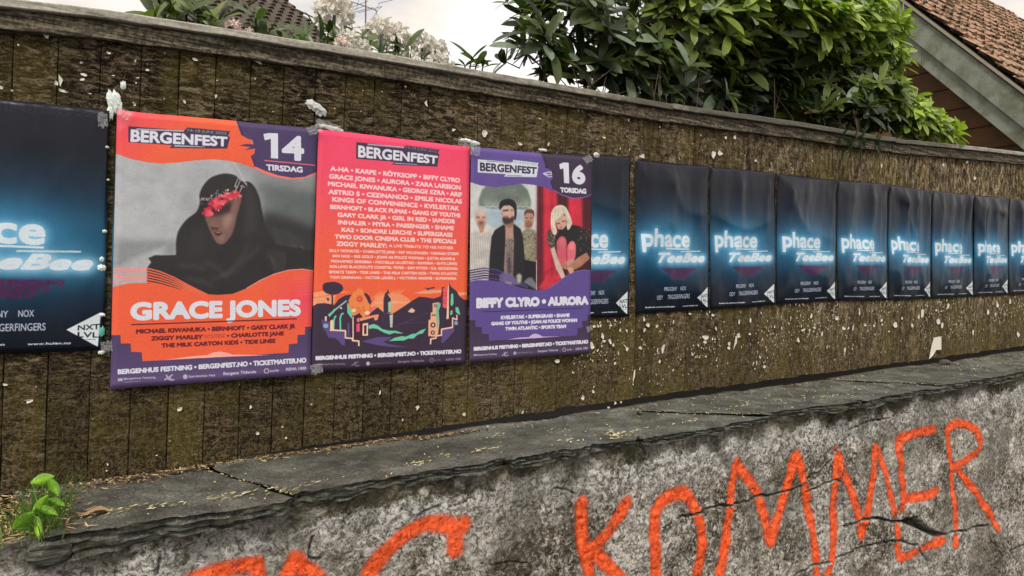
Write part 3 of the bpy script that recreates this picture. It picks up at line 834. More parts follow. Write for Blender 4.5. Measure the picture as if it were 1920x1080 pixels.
class Canvas:
    def __init__(s, w, h, corners, ss=2):
        s.w, s.h, s.ss = w * ss, h * ss, ss
        s.a = np.zeros((s.h, s.w, 3), np.float32)
        src = np.array(corners, float)                        # photo pixels of TL, TR, BR, BL
        dst = np.array([(0, 0), (s.w, 0), (s.w, s.h), (0, s.h)], float)
        A, b = [], []
        for (x, y), (u, v) in zip(src, dst):
            A.append([x, y, 1, 0, 0, 0, -u * x, -u * y]); b.append(u)
            A.append([0, 0, 0, x, y, 1, -v * x, -v * y]); b.append(v)
        hh = np.linalg.solve(np.array(A), np.array(b)); s.H = np.append(hh, 1).reshape(3, 3)
        s.org = (0, 0); s.sc = 1
        s.px = s.h / 500.0                                    # print-scale unit
    def view(s, ox, oy, sc): s.org = (ox, oy); s.sc = sc; return s
    def T(s, pts):
        p = np.asarray(pts, float).reshape(-1, 2) / s.sc + np.array(s.org)
        q = np.concatenate([p, np.ones((len(p), 1))], 1) @ s.H.T
        return q[:, :2] / q[:, 2:3]
    def _mask(s, E, grow=0):
        """parity fill of edges (x0 y0 x1 y1) in canvas pixels"""
        m = 6 + grow
        bx0 = int(max(0, np.floor(E[:, [0, 2]].min()) - m)); bx1 = int(min(s.w, np.ceil(E[:, [0, 2]].max()) + m))
        by0 = int(max(0, np.floor(E[:, [1, 3]].min()) - m)); by1 = int(min(s.h, np.ceil(E[:, [1, 3]].max()) + m))
        if bx1 <= bx0 or by1 <= by0: return None
        W, H = bx1 - bx0, by1 - by0
        E = E - np.array([bx0, by0, bx0, by0])
        sw = E[:, 1] > E[:, 3]; E[sw] = E[sw][:, [2, 3, 0, 1]]
        r0 = np.clip(np.ceil(E[:, 1] - .5), 0, H).astype(int); r1 = np.clip(np.ceil(E[:, 3] - .5), 0, H).astype(int)
        n = np.maximum(r1 - r0, 0); idx = np.repeat(np.arange(len(E)), n)
        if len(idx) == 0: return None
        row = np.arange(len(idx)) - np.repeat(np.cumsum(n) - n, n) + r0[idx]
        e_ = E[idx]; t = (row + .5 - e_[:, 1]) / (e_[:, 3] - e_[:, 1])
        col = np.clip(np.ceil(e_[:, 0] + t * (e_[:, 2] - e_[:, 0]) - .5), 0, W).astype(int)
        P = np.bincount(row * (W + 1) + col, minlength=H * (W + 1)).reshape(H, W + 1)
        return (np.cumsum(P, 1)[:, :W] & 1).astype(np.float32), bx0, by0, bx1, by1
    def put(s, res, color, alpha=1.0, blur=0, bold=0):
        if res is None: return
        m, x0, y0, x1, y1 = res
        if bold > 0:
            r = int(math.ceil(bold)); o = m.copy()
            for dy in range(-r, r + 1):
                for dx in range(-r, r + 1):
                    if dx * dx + dy * dy <= bold * bold + .3 and (dx or dy):
                        sh = np.zeros_like(m)
                        sh[max(0, dy):m.shape[0] + min(0, dy), max(0, dx):m.shape[1] + min(0, dx)] = m[max(0, -dy):m.shape[0] + min(0, -dy), max(0, -dx):m.shape[1] + min(0, -dx)]
                        o = np.maximum(o, sh)
            m = o
        if blur:
            m = box_blur(m, blur)
        m = (m * alpha)[..., None]
        sub = s.a[y0:y1, x0:x1]
        c = np.array(color, np.float32) if not callable(color) else color(s, x0, y0, x1, y1)
        sub += (c - sub) * m
    def poly(s, pts, color, alpha=1.0, blur=0, smooth=False, bold=0):
        p = np.asarray(pts, float)
        if smooth:
            n = len(p); out = []
            for i in range(n):
                p0, p1, p2, p3 = p[i - 1], p[i], p[(i + 1) % n], p[(i + 2) % n]
                for t in (0, .25, .5, .75):
                    out.append(.5 * ((2 * p1) + (-p0 + p2) * t + (2 * p0 - 5 * p1 + 4 * p2 - p3) * t * t + (-p0 + 3 * p1 - 3 * p2 + p3) * t ** 3))
            p = np.array(out)
        q = s.T(p); E = np.concatenate([q, np.roll(q, -1, 0)], 1)
        b = blur * s.px
        s.put(s._mask(E, int(2 * b) + int(bold * s.px) + 1), color, alpha, b, bold * s.px)
    def line(s, pts, w, color, alpha=1.0, blur=0):
        q = s.T(pts); w = w * s.px / 2
        for a, b in zip(q[:-1], q[1:]):
            d = b - a; L = np.hypot(*d) + 1e-9; n = np.array([-d[1], d[0]]) / L * w; d = d / L * w * .4
            r = np.array([a + n - d, b + n + d, b - n + d, a - n - d]); E = np.concatenate([r, np.roll(r, -1, 0)], 1)
            s.put(s._mask(E, int(2 * blur * s.px) + 1), color, alpha, blur * s.px)
    def ell(s, cx, cy, rx, ry, color, alpha=1.0, blur=0, rot=0, n=28):
        th = np.linspace(0, 2 * math.pi, n, endpoint=False); c, r_ = math.cos(rot), math.sin(rot)
        x = rx * np.cos(th); y = ry * np.sin(th)
        s.poly(np.stack([cx + x * c - y * r_, cy + x * r_ + y * c], 1), color, alpha, blur)
    def text(s, t, quad, color, bold=.5, alpha=1.0, mode='cap', shear=0, blur=0):
        """quad: TL, TR, BR, BL of the capitals"""
        E = text_edges(t, mode).reshape(-1, 2); q = s.T(quad)
        u = E[:, :1] + shear * (1 - E[:, 1:]) ; v = E[:, 1:]
        P = (q[0] * (1 - u) + q[1] * u) * (1 - v) + (q[3] * (1 - u) + q[2] * u) * v
        bold *= .52
        s.put(s._mask(P.reshape(-1, 4).copy(), int(bold * s.px) + 2 + int(2 * blur * s.px)), color, alpha, blur * s.px, bold * s.px)
    def soften(s, r, var, seed):
        """the photographs on the posters: softened and mottled"""
        for k in range(3): s.a[..., k] = box_blur(s.a[..., k], r)
        yy, xx = np.mgrid[0:s.h:4, 0:s.w:4]
        n = fbm(xx / 90.0, yy / 60.0, seed, 5, .62) - .5
        n = np.repeat(np.repeat(n, 4, 0), 4, 1)[:s.h, :s.w]
        s.a *= (1 + var * n[..., None]).astype(np.float32)
    def image(s, name, grain=3.0, seed=1):
        h, w, ss = s.h // s.ss, s.w // s.ss, s.ss
        a = s.a.reshape(h, ss, w, ss, 3).mean((1, 3))
        if name.endswith('club_poster'): a = 255 * (a / 255) ** 1.16 * 1.03
        a = a + np.random.default_rng(seed).normal(0, grain, a.shape[:2])[..., None]
        a = np.clip(a / 255, 0, 1)
        buf = np.ones((h, w, 4), np.float32); buf[..., :3] = a[::-1]
        im = bpy.data.images.new(name, w, h, alpha=False)
        im.colorspace_settings.name = 'sRGB'
        im.pixels.foreach_set(buf.ravel()); im.update(); im.pack()
        return im


def vgrad(stops):
    def f(c, x0, y0, x1, y1):
        y = (np.arange(y0, y1) + .5) / c.h
        return np.stack([np.interp(y, [s_[0] for s_ in stops], [s_[1][k] for s_ in stops]) for k in range(3)], -1)[:, None, :].astype(np.float32)
    return f


def q2(x0, y0, x1, y1, h0, h1=None):
    """text quad from the top-left, the top-right and the letter heights left and right"""
    h1 = h0 if h1 is None else h1
    return [(x0, y0), (x1, y1), (x1, y1 + h1), (x0, y0 + h0)]


WHITE = (222, 222, 234)
PURP = (74, 58, 100); DARKP = (62, 46, 72)
GR_C = [(219.4, 209), (592.5, 243), (579, 701), (206.5, 728)]
LU_C = [(594.4, 243.3), (877.8, 277), (869.5, 682), (581, 697)]
PU_C = [(878.5, 277), (1105.5, 296.7), (1101, 661), (875.7, 678.6)]
PH_C = [(1186, 299.5), (1326, 313), (1328, 580), (1187.5, 588.5)]


def logo(c, box, word, under, wq, dq, sub, s1, s2, colbox, colword, colsub):
    c.poly(box, colbox); c.line(s1, 3.0, colsub); c.poly(s2, colsub)
    c.text('14-18 JUNI 2022', dq, sub, .5)
    c.text(word, wq, colword, 2.6)


# --- poster one
def print_grace():
    c = Canvas(700, 990, GR_C); OR = (243, 98, 62); PK = (243, 72, 98)
    c.view(200, 200, 3.8575)
    c.poly([(0, -50), (1600, -50), (1600, 2100), (0, 2100)], vgrad([(0, (176, 178, 181)), (.45, (184, 186, 189)), (.6, (176, 178, 180)), (1, (150, 150, 150))]))
    c.poly([(1050, 480), (1520, 560), (1520, 1000), (1150, 900)], (84, 90, 90), .85, 16)
    c.poly([(880, 380), (1520, 450), (1520, 620), (1100, 560)], (140, 143, 144), .7, 12)
    c.poly([(560, 560), (680, 470), (640, 760), (520, 830)], (150, 152, 154), .5, 12)
    c.poly([(60, 965), (500, 968), (500, 1085), (60, 1180)], (128, 134, 134), .7, 6)
    c.poly([(50, 1180), (170, 1100), (420, 1010), (380, 1180), (50, 1200)], (182, 184, 185), .8, 4)
    c.poly([(1130, 760), (1520, 880), (1520, 1400), (1000, 1400), (1050, 900)], (50, 48, 50), .95, 9)
    for i in range(26):                                          # fur strands on the dark sleeve
        y = 880 + i * 12
        c.line([(1190 + i * 2, y), (1300 + i * 3, y + 26), (1360 + (i * 37) % 60, y + 70)], 1.1, (104, 100, 98), .42, .5)
    c.line([(1395, 1000), (1440, 1070), (1490, 1110)], 2.2, (120, 118, 116), .5, 1)
    BLK = (44, 41, 43)
    c.poly([(495, 1080), (497, 960), (520, 885), (575, 815), (640, 765), (664, 700), (662, 640), (690, 575), (740, 522), (800, 497), (860, 490), (920, 505), (962, 545), (1020, 550), (1062, 592),
            (1095, 670), (1110, 750), (1135, 850), (1190, 960), (1250, 1100), (1200, 1400), (500, 1400)], BLK, 1, .8, smooth=True)
    c.view(200, 460, 3.8575)
    c.poly([(500, 70), (420, 74), (345, 72), (296, 94), (318, 122), (290, 160), (290, 300), (900, 400), (1300, 200), (1480, 140), (1480, 40), (900, -60)], BLK, 1, .6)
    for (x0, y0, x1, y1) in [(700, 120, 850, 230), (1020, 0, 860, 215), (1090, 20, 940, 150), (520, 150, 700, 180), (760, 250, 930, 180), (1140, 60, 1200, 180), (560, 240, 760, 300)]:
        c.line([(x0, y0), ((x0 + x1) / 2 + 20, (y0 + y1) / 2 - 14), (x1, y1)], 7, (84, 80, 80), .4, 4)
    for i in range(16):
        c.line([(1150 + i * 4, 30 + i * 11), (1290 - i, 60 + i * 9)], 1.3, (112, 108, 106), .35, .6)
    c.view(200, 200, 3.8575)
    c.poly([(960, 560), (1040, 620), (1080, 760), (1060, 900), (980, 960), (1000, 700)], (64, 60, 60), .7, 7)
    c.poly([(470 + 60, 1000), (640, 860), (720, 900), (700, 1060), (560, 1100)], (56, 53, 55), .6, 10)
    SK = (124, 92, 84)
    c.poly([(700, 790), (722, 860), (752, 930), (785, 985), (815, 998), (850, 985), (890, 935), (912, 880), (930, 800), (952, 720), (960, 670), (900, 660), (800, 700), (720, 740)], SK, 1, 1.2, smooth=True)
    c.poly([(835, 770), (890, 740), (905, 800), (880, 870), (840, 900)], (176, 138, 130), .8, 5)
    c.poly([(800, 930), (850, 930), (840, 975), (805, 975)], (160, 122, 112), .7, 4)
    c.poly([(740, 850), (775, 850), (790, 905), (755, 890)], (146, 108, 98), .7, 4)
    c.poly([(740, 870), (800, 882), (795, 895), (750, 890)], (60, 38, 38), .9, 1.6)
    c.poly([(765, 908), (800, 905), (828, 918), (800, 940), (778, 932)], (74, 40, 42), 1, 1); c.line([(782, 912), (810, 914)], 2, (196, 150, 144), .8, .6)
    c.poly([(740, 735), (850, 705), (900, 680), (880, 770), (800, 790), (730, 800)], (58, 32, 38), .9, 4)
    c.ell(915, 720, 14, 40, (150, 110, 104), .6, 3, .3)
    r = random.Random(4)
    for cx, cy, rx, ry, n in [(715, 765, 55, 40, 16), (800, 690, 60, 34, 18), (865, 650, 56, 30, 16), (930, 640, 44, 26, 12), (770, 720, 60, 34, 14)]:
        for k in range(n):
            th = r.uniform(0, 6.28); L = r.uniform(.5, 1.15)
            x1, y1 = cx + rx * L * math.cos(th), cy + ry * L * math.sin(th)
            c.line([(cx, cy), (x1, y1)], r.uniform(4, 7), r.choice([(222, 58, 78), (236, 84, 100), (198, 40, 62), (240, 112, 122)]), .95, .7)
    for k in range(60):
        t = r.random(); x = 680 + 190 * t + r.uniform(-18, 18); y = 690 - 85 * t + r.uniform(-22, 26)
        if k > 42: x = r.uniform(905, 1000); y = 620 - (x - 905) * .5 + r.uniform(-40, 34)
        a = r.uniform(-.9, .9); L = r.uniform(4, 13)
        c.line([(x, y), (x + L * math.cos(a), y - L * math.sin(a))], r.uniform(1.2, 2.4), r.choice([(214, 204, 204), (40, 30, 34), (150, 120, 124), (232, 224, 224)]), .9)
    for x, y in [(925, 600), (945, 560), (965, 590), (930, 545)]: c.line([(x - 14, y + 34), (x, y), (x + 6, y - 18)], 1.6, (210, 196, 196), .9)
    c.ell(800, 757, 14, 9, (16, 12, 14)); c.ell(800, 755, 6, 6, (232, 226, 228))
    c.line([(905, 410), (935, 450), (965, 505), (985, 545)], 1.6, (208, 208, 206), .9)
    c.soften(2, .16, 5)
    # orange and purple head band
    c.poly([(60, -20), (935, 60), (1060, 300), (1060, 455), (960, 417), (860, 396), (760, 388), (640, 395), (500, 412), (400, 419), (300, 412), (180, 387), (60, 345)],
           lambda c_, x0, y0, x1, y1: (np.array(OR) + (np.array(PK) - np.array(OR)) * np.clip(1 - (np.arange(x0, x1) / c_.w * 2.6 + (np.arange(y0, y1) / c_.h * 3.0)[:, None]), 0, 1)[..., None]).astype(np.float32), smooth=False)
    c.poly([(1050, 444), (1100, 478), (1200, 512), (1300, 532), (1400, 529), (1520, 486), (1520, 470), (1300, 500), (1100, 440)], (244, 120, 110))
    c.poly([(918, 90), (1560, 150), (1560, 470), (1500, 480), (1420, 513), (1330, 520), (1230, 503), (1130, 468), (1060, 438), (1030, 365), (1056, 348), (1062, 310), (1010, 318), (985, 322), (1030, 300), (945, 288),
            (1000, 276), (1052, 280), (1040, 248), (1000, 235), (962, 212)], PURP)
    c.line([(935, 100), (975, 215)], 2.4, (58, 42, 84)); c.line([(1040, 370), (1062, 440)], 2.4, (58, 42, 84))
    NV = (62, 48, 78)
    logo(c, [(155, 150), (555, 180), (575, 158), (882, 186), (866, 220), (882, 226), (860, 311), (450, 308), (468, 286), (155, 265)], 'BERGENFEST', None, [(178, 172), (860, 226), (858, 292), (175, 258)],
         q2(578, 166, 856, 190, 20), (120, 146, 146), [(215, 172), (548, 184)], [(485, 285), (700, 296), (700, 301), (480, 298)], NV, WHITE, (170, 176, 186))
    c.poly([(1122, 205), (1160, 196), (1228, 199), (1228, 382), (1176, 379), (1176, 240), (1132, 250)], WHITE)
    c.text('4', [(1264, 214), (1406, 221), (1408, 390), (1266, 384)], WHITE, 5.6)
    c.line([(1130, 395), (1500, 430)], 2.2, (228, 108, 124))
    c.text('TIRSDAG', [(1143, 422), (1404, 442), (1404, 480), (1146, 464)], WHITE, 1.9)
    # tape shine at the corner
    c.poly([(80, 40), (200, 45), (150, 150), (75, 190)], (255, 170, 180), .25, 2)
    # lower orange wave
    c.view(200, 460, 3.8575)
    grad = lambda c_, x0, y0, x1, y1: (np.array(OR) + (np.array(PK) - np.array(OR)) * (np.clip((np.arange(x0, x1) / c_.w - .70) * 3.6, 0, 1) * np.clip(1 - abs(np.arange(y0, y1) / c_.h - .70)[:, None] * 7, 0, 1))[..., None]).astype(np.float32)
    c.poly([(20, 640), (0, 1100), (1560, 1000), (1560, 560)], vgrad([(.8, (76, 60, 100)), (.93, (86, 68, 112)), (1, (104, 84, 128))]))
    for k in range(6):
        dy = 19.5 * k
        c.poly([(30, 166 + dy), (160, 158 + dy * .96), (285, 161 + dy * .98), (285, 170 + dy * .98), (160, 168 + dy * .96), (30, 176 + dy)], (236, 150, 146))
        c.line([(285, 166 + dy), (380, 190 + dy * .95), (480, 232 + dy * .8), (580, 286 + dy * .55), (720, 356 + dy * .05)], 2.6, (240, 108, 76))
    c.poly([(20, 306), (160, 274), (285, 272), (400, 286), (500, 311), (600, 336), (700, 352), (800, 357), (900, 350), (1000, 311), (1100, 252), (1200, 207), (1300, 180), (1400, 172), (1560, 190),
            (1540, 582), (1425, 587), (1425, 641), (1370, 646), (1370, 706), (1308, 711), (1305, 773), (420, 826), (255, 833), (250, 768), (174, 766), (171, 706), (102, 706), (98, 646), (10, 646)], grad)
    c.line([(1000, 311), (1100, 252), (1200, 207), (1300, 180), (1400, 172), (1500, 186)], 1.8, (250, 160, 160), .8)
    for k in range(7): c.line([(1340 + k * 4, 225 + k * 22), (1490, 215 + k * 22)], 1.0, (250, 120, 140), .45)
    c.poly([(420, 824), (600, 798), (720, 790), (760, 770), (810, 764), (860, 772), (900, 786), (1170, 790), (900, 800)], (252, 176, 160))
    c.text('GRACE JONES', [(180, 412), (1386, 392), (1386, 500), (180, 532)], (222, 226, 238), 5.0)
    c.line([(178, 571), (1363, 529)], 2.2, (84, 22, 30))
    T1 = (108, 30, 36)
    c.text('MICHAEL KIWANUKA • BERNHOFT • GARY CLARK JR', q2(213, 604, 1352, 566, 30), T1, 1.5)
    c.text('ZIGGY MARLEY', q2(320, 655, 684, 643, 28), T1, 1.5)
    c.text('A LIVE TRIBUTE', q2(698, 643, 845, 638, 10), T1, .4); c.text('TO HIS FATHER', q2(698, 658, 845, 653, 10), T1, .4)
    c.text('• CHARLOTTE JANE', q2(862, 636, 1268, 619, 28), T1, 1.5)
    c.text('THE MILK CARTON KIDS • TIDE LINES', q2(392, 706, 1208, 672, 28), T1, 1.5)
    c.text('BERGENHUS FESTNING • BERGENFEST.NO • TICKETMASTER.NO', q2(82, 892, 1432, 808, 33), WHITE, 1.7)
    LG = (186, 178, 200)
    c.text('Bergenhus Festning', q2(124, 952, 348, 942, 18), LG, .6, mode='box'); c.poly([(80, 956), (116, 954), (116, 974), (80, 976)], LG); c.line([(124, 984), (240, 978)], 1, LG, .7)
    c.line([(412, 968), (440, 950), (470, 930)], 2.4, LG); c.line([(425, 932), (440, 962), (482, 966)], 2.4, LG); c.line([(455, 945), (448, 966), (470, 972)], 2, LG)
    c.ell(561, 944, 17, 17, LG); c.text('Sparebanken Vest', q2(586, 934, 775, 924, 20), LG, .5, mode='box')
    c.text('Bergens Tidende', q2(835, 912, 1070, 900, 26), LG, 1.0, mode='box')
    c.ell(1146, 904, 20, 20, LG); c.ell(1146, 904, 12, 12, (88, 70, 112)); c.text('audiy', q2(1172, 896, 1236, 890, 20), LG, .7, mode='box')
    c.text('REMA 1000', q2(1288, 882, 1432, 872, 20), LG, 1.0)
    return c.image('print_of_first_festival_poster', 3.5, 1)


# --- poster two
def print_lineup():
    c = Canvas(560, 795, LU_C, 2)
    c.view(580, 230, 4.5)
    c.poly([(0, 0), (1500, 0), (1500, 2300), (0, 2300)], vgrad([(0, (246, 72, 112)), (.22, (246, 80, 104)), (.48, (244, 96, 72)), (.7, (243, 102, 60)), (1, (243, 102, 60))]))
    NV = (66, 50, 78)
    logo(c, [(383, 168), (790, 212), (795, 196), (1082, 232), (1066, 262), (1080, 268), (1062, 374), (682, 356), (700, 332), (380, 306)], 'BERGENFEST', None, [(403, 194), (1064, 284), (1060, 348), (402, 290)],
         q2(800, 200, 1060, 234, 22), (130, 150, 150), [(480, 188), (780, 214)], [(700, 340), (890, 352), (890, 358), (700, 348)], NV, WHITE, (176, 170, 186))
    L = [('A-HA • KARPE • RÖYKSOPP • BIFFY CLYRO', 168, 368, 1253, 468, 36), ('GRACE JONES • AURORA • ZARA LARSSON', 158, 431, 1258, 528, 36), ('MICHAEL KIWANUKA • GEORGE EZRA • ARIF', 148, 493, 1270, 586, 36),
         ('ASTRID S • CEZINANDO • EMILIE NICOLAS', 152, 560, 1268, 643, 36), ('KINGS OF CONVENIENCE • KVELERTAK', 183, 623, 1243, 700, 36), ('BERNHOFT • BLACK PUMAS • GANG OF YOUTHS', 166, 686, 1255, 760, 34),
         ('GARY CLARK JR • GIRL IN RED • IAMDDB', 228, 752, 1207, 811, 34), ('INHALER • MYRA • PASSENGER • SHAME', 232, 815, 1200, 866, 34), ('KA2 • SONDRE LERCHE • SUPERGRASS', 260, 877, 1188, 922, 34),
         ('TWO DOOR CINEMA CLUB • THE SPECIALS', 203, 935, 1220, 978, 34), ('ZIGGY MARLEY:', 218, 993, 636, 1011, 36), ('A LIVE TRIBUTE TO HIS FATHER', 655, 1017, 1195, 1037, 24)]
    TC = (248, 214, 214)
    for t, x0, y0, x1, y1, h in L: c.text(t, q2(x0, y0, x1, y1, h), TC, 1.7 if h > 30 else 1.0)
    c.view(580, 460, 4.5)
    for t, x0, y0, x1, y1, h in [('BILLY NOMATES • CHARLOTTE JANE • FAY WILDHAGEN • HANNAH STORM', 160, 22, 1240, 52, 24), ('IAN NOE • IRIS GOLD • JOAN AS POLICE WOMAN • JUSTIN ADAMS &', 185, 68, 1212, 94, 23),
                                 ('MOHAMED ERREBBA • MICHELLE ULLESTAD • RAMARA • RHYS LEWIS', 172, 112, 1228, 135, 23), ('ROLLING BLACKOUTS COASTAL FEVER • SAM RYDER • S.A. GOODMAN', 162, 157, 1232, 176, 23),
                                 ('SPORTS TEAM • TIDE LINES • THE MILK CARTON KIDS • TWIN ATLANTIC', 157, 203, 1232, 219, 23), ('TOM GRENNAN • VICTOR LEKSELL • VICTORIA NADINE • SUPERMARIA', 163, 249, 1224, 259, 22)]:
        c.text(t, q2(x0, y0, x1, y1, h), TC, 1.1)
    DK = (60, 44, 66); PE = (246, 160, 118); TE = (112, 206, 168); VI = (96, 76, 134); CRM = (246, 206, 176)
    c.poly([(0, 395), (90, 378), (180, 372), (330, 384), (200, 398), (100, 420), (0, 430)], PE); c.poly([(0, 440), (120, 420), (210, 410), (200, 480), (0, 500)], PE)
    for x in range(6): c.poly([(500 + x * 30, 440 - x * 4), (600 + x * 40, 368 - x * 3), (560 + x * 30, 440)], (246, 138, 92), .8)
    c.poly([(500, 500), (540, 440), (600, 410), (680, 398), (760, 404), (820, 440), (850, 480), (700, 580), (560, 580)], (244, 150, 104))
    c.poly([(530, 470), (680, 458), (840, 470), (840, 482), (540, 482)], (248, 172, 132), .8)
    c.poly([(860, 395), (950, 372), (1100, 366), (1100, 390), (960, 400)], PE); c.poly([(1190, 390), (1320, 384), (1320, 410), (1240, 415)], PE)
    c.poly([(0, 540), (20, 505), (55, 482), (120, 478), (200, 495), (235, 445), (290, 412), (345, 405), (360, 560), (480, 590), (505, 560), (560, 512), (612, 558), (680, 570), (760, 520), (850, 458), (905, 425),
            (960, 428), (1030, 440), (1092, 420), (1102, 340), (1150, 352), (1160, 304), (1180, 342), (1226, 378), (1250, 420), (1290, 450), (1500, 475), (1500, 1200), (0, 1200)], DK)
    c.ell(187, 352, 86, 54, DK); c.ell(150, 335, 50, 34, DK); c.poly([(176, 398), (188, 398), (190, 500), (176, 500)], DK)
    c.poly([(134, 430), (158, 440), (150, 462), (138, 450)], DK)
    c.poly([(444, 392), (470, 396), (495, 420), (510, 470), (490, 500), (470, 450)], DK)
    c.poly([(345, 405), (360, 380), (385, 376), (395, 352), (440, 368), (452, 410), (470, 440), (498, 500), (482, 560), (455, 596), (420, 600), (372, 600), (330, 560), (314, 515), (320, 448)], (240, 140, 78))
    c.ell(412, 443, 30, 32, (236, 96, 70)); c.ell(412, 443, 18, 20, (216, 70, 60)); c.ell(412, 443, 8, 9, (240, 140, 78))
    for k in range(8): c.line([(350 + k * 14, 500 + (k % 3) * 12), (362 + k * 14, 560)], 1.6, (214, 104, 58), .8)
    c.poly([(305, 470), (330, 520), (352, 560), (345, 610), (308, 560)], TE); c.line([(150, 580), (300, 458)], 3, (170, 200, 180)); c.poly([(148, 582), (205, 520), (210, 540), (160, 596)], TE)
    c.ell(255, 520, 10, 8, (206, 216, 200)); c.ell(362, 540, 20, 16, CRM); c.ell(475, 560, 22, 16, CRM)
    c.line([(192, 706), (196, 620), (206, 592), (214, 588)], 3.4, TE); c.line([(250, 706), (248, 600), (262, 568), (276, 566)], 3.4, TE)
    c.poly([(610, 452), (622, 400), (640, 380), (648, 360), (656, 384), (668, 420), (672, 470), (672, 560), (610, 560)], DK); c.poly([(648, 470), (672, 462), (672, 556), (650, 552)], (150, 196, 168)); c.line([(650, 400), (668, 430)], 3, PE)
    c.poly([(492, 545), (530, 502), (552, 512), (500, 560)], (232, 110, 130))
    c.poly([(356, 590), (410, 562), (432, 590), (432, 765), (356, 790)], (70, 30, 50)); c.poly([(384, 655), (412, 648), (412, 720), (384, 722)], (236, 80, 118)); c.poly([(388, 610), (408, 600), (410, 636), (388, 640)], (226, 130, 140))
    c.poly([(410, 606), (540, 576), (572, 574), (560, 620), (535, 626), (530, 598), (415, 632)], (246, 150, 110)); c.poly([(436, 652), (482, 645), (480, 754), (434, 754)], CRM); c.poly([(448, 668), (468, 664), (468, 740), (448, 742)], (60, 40, 56))
    c.poly([(164, 625), (190, 618), (192, 704), (164, 706)], CRM); c.poly([(120, 590), (136, 590), (136, 630), (120, 630)], CRM)
    c.poly([(92, 615), (160, 640), (160, 706), (290, 716), (288, 840), (262, 832), (230, 792), (200, 772), (148, 770), (130, 720), (104, 690)], VI); c.ell(128, 670, 22, 18, (130, 180, 206))
    c.line([(164, 706), (292, 712), (292, 772), (350, 778), (352, 796), (404, 800), (404, 840)], 3.4, CRM); c.line([(356, 596), (356, 790)], 2.6, CRM)
    c.poly([(310, 650), (326, 645), (326, 770), (310, 770)], VI)
    c.poly([(484, 668), (530, 654), (562, 668), (600, 698), (660, 712), (712, 712), (776, 734), (740, 736), (700, 730), (660, 744), (612, 728), (560, 698), (520, 690), (488, 698)], TE)
    c.poly([(652, 800), (700, 772), (760, 758), (800, 762), (852, 738), (880, 738), (920, 710), (968, 694), (940, 736), (900, 744), (860, 780), (820, 778), (780, 796), (700, 798)], TE)
    c.poly([(430, 802), (490, 786), (560, 766), (684, 764), (650, 790), (608, 802), (640, 822), (720, 838), (820, 852), (700, 850), (570, 838), (500, 820)], VI)
    c.poly([(660, 580), (688, 572), (688, 606), (684, 684), (666, 684)], (196, 196, 186)); c.poly([(814, 548), (846, 518), (876, 540), (860, 560), (824, 556)], (240, 190, 164))
    for a, b in [((700, 680), (980, 560)), ((760, 650), (940, 640)), ((600, 640), (620, 560))]: c.line([a, b], 2, (88, 70, 92), .6, .6)
    c.poly([(1022, 480), (1076, 470), (1090, 500), (1074, 540), (1080, 640), (1070, 740), (1040, 764), (986, 758), (988, 622), (1004, 616), (1006, 560), (1022, 552)], (240, 176, 138))
    c.poly([(1054, 480), (1096, 480), (1074, 530), (1076, 640), (1064, 700), (1050, 560)], (110, 190, 160), .9)
    for cx, cy, r_ in [(1026, 664, 22), (1024, 728, 18), (1046, 500, 12), (1022, 580, 8), (1040, 580, 8)]:
        c.ell(cx, cy, r_, r_, (70, 52, 66)); c.ell(cx, cy, r_ * .45, r_ * .45, (230, 210, 190))
    c.poly([(1104, 352), (1150, 346), (1150, 516), (1128, 522), (1104, 510)], (238, 96, 96))
    for y in (404, 466): c.ell(1127, y, 15, 20, (214, 60, 80)); c.ell(1127, y, 6, 9, (246, 140, 130))
    c.poly([(1150, 350), (1160, 306), (1160, 610), (1140, 616)], CRM); c.poly([(1104, 345), (1110, 340), (1110, 500), (1104, 506)], (150, 30, 60))
    c.poly([(1178, 400), (1196, 396), (1200, 480), (1186, 506), (1174, 490)], TE); c.poly([(1174, 545), (1190, 536), (1192, 570), (1172, 584)], TE); c.poly([(1216, 512), (1240, 514), (1258, 576), (1236, 572), (1218, 550)], TE)
    c.poly([(1098, 702), (1204, 684), (1206, 716), (1150, 780), (1110, 816), (1096, 812)], VI); c.ell(1222, 648, 18, 18, (120, 160, 196))
    c.line([(1228, 580), (1228, 620), (1192, 604), (1192, 684), (1098, 700), (1098, 750), (1054, 756), (1052, 776), (1008, 782), (1006, 826)], 3.4, CRM)
    c.poly([(946, 348), (990, 350), (1038, 340), (1040, 352), (1000, 360), (980, 374), (975, 360)], (80, 50, 90))
    c.text('BERGENHUS FESTNING • BERGENFEST.NO • TICKETMASTER.NO', q2(46, 929, 1264, 872, 31), WHITE, 2.0)
    LG = (132, 116, 140)
    c.text('Bergenhus Festning', q2(88, 990, 286, 984, 18), LG, .6, mode='box'); c.poly([(44, 994), (80, 992), (80, 1008), (44, 1010)], LG)
    c.line([(344, 1006), (400, 975)], 2.4, LG); c.line([(370, 975), (380, 1010), (408, 1008)], 2.4, LG); c.ell(482, 990, 16, 17, (190, 180, 196)); c.text('Sparebanken Vest', q2(504, 984, 676, 978, 16), LG, .4, mode='box')
    c.text('Bergens Tidende', q2(732, 968, 950, 958, 24), LG, .9, mode='box'); c.ell(1018, 964, 18, 20, LG); c.ell(1018, 964, 11, 13, DK); c.text('audiy', q2(1040, 958, 1096, 954, 18), LG, .5, mode='box'); c.text('REMA 1000', q2(1138, 950, 1262, 940, 20), LG, 1)
    return c.image('print_of_line_up_poster', 3.5, 2)


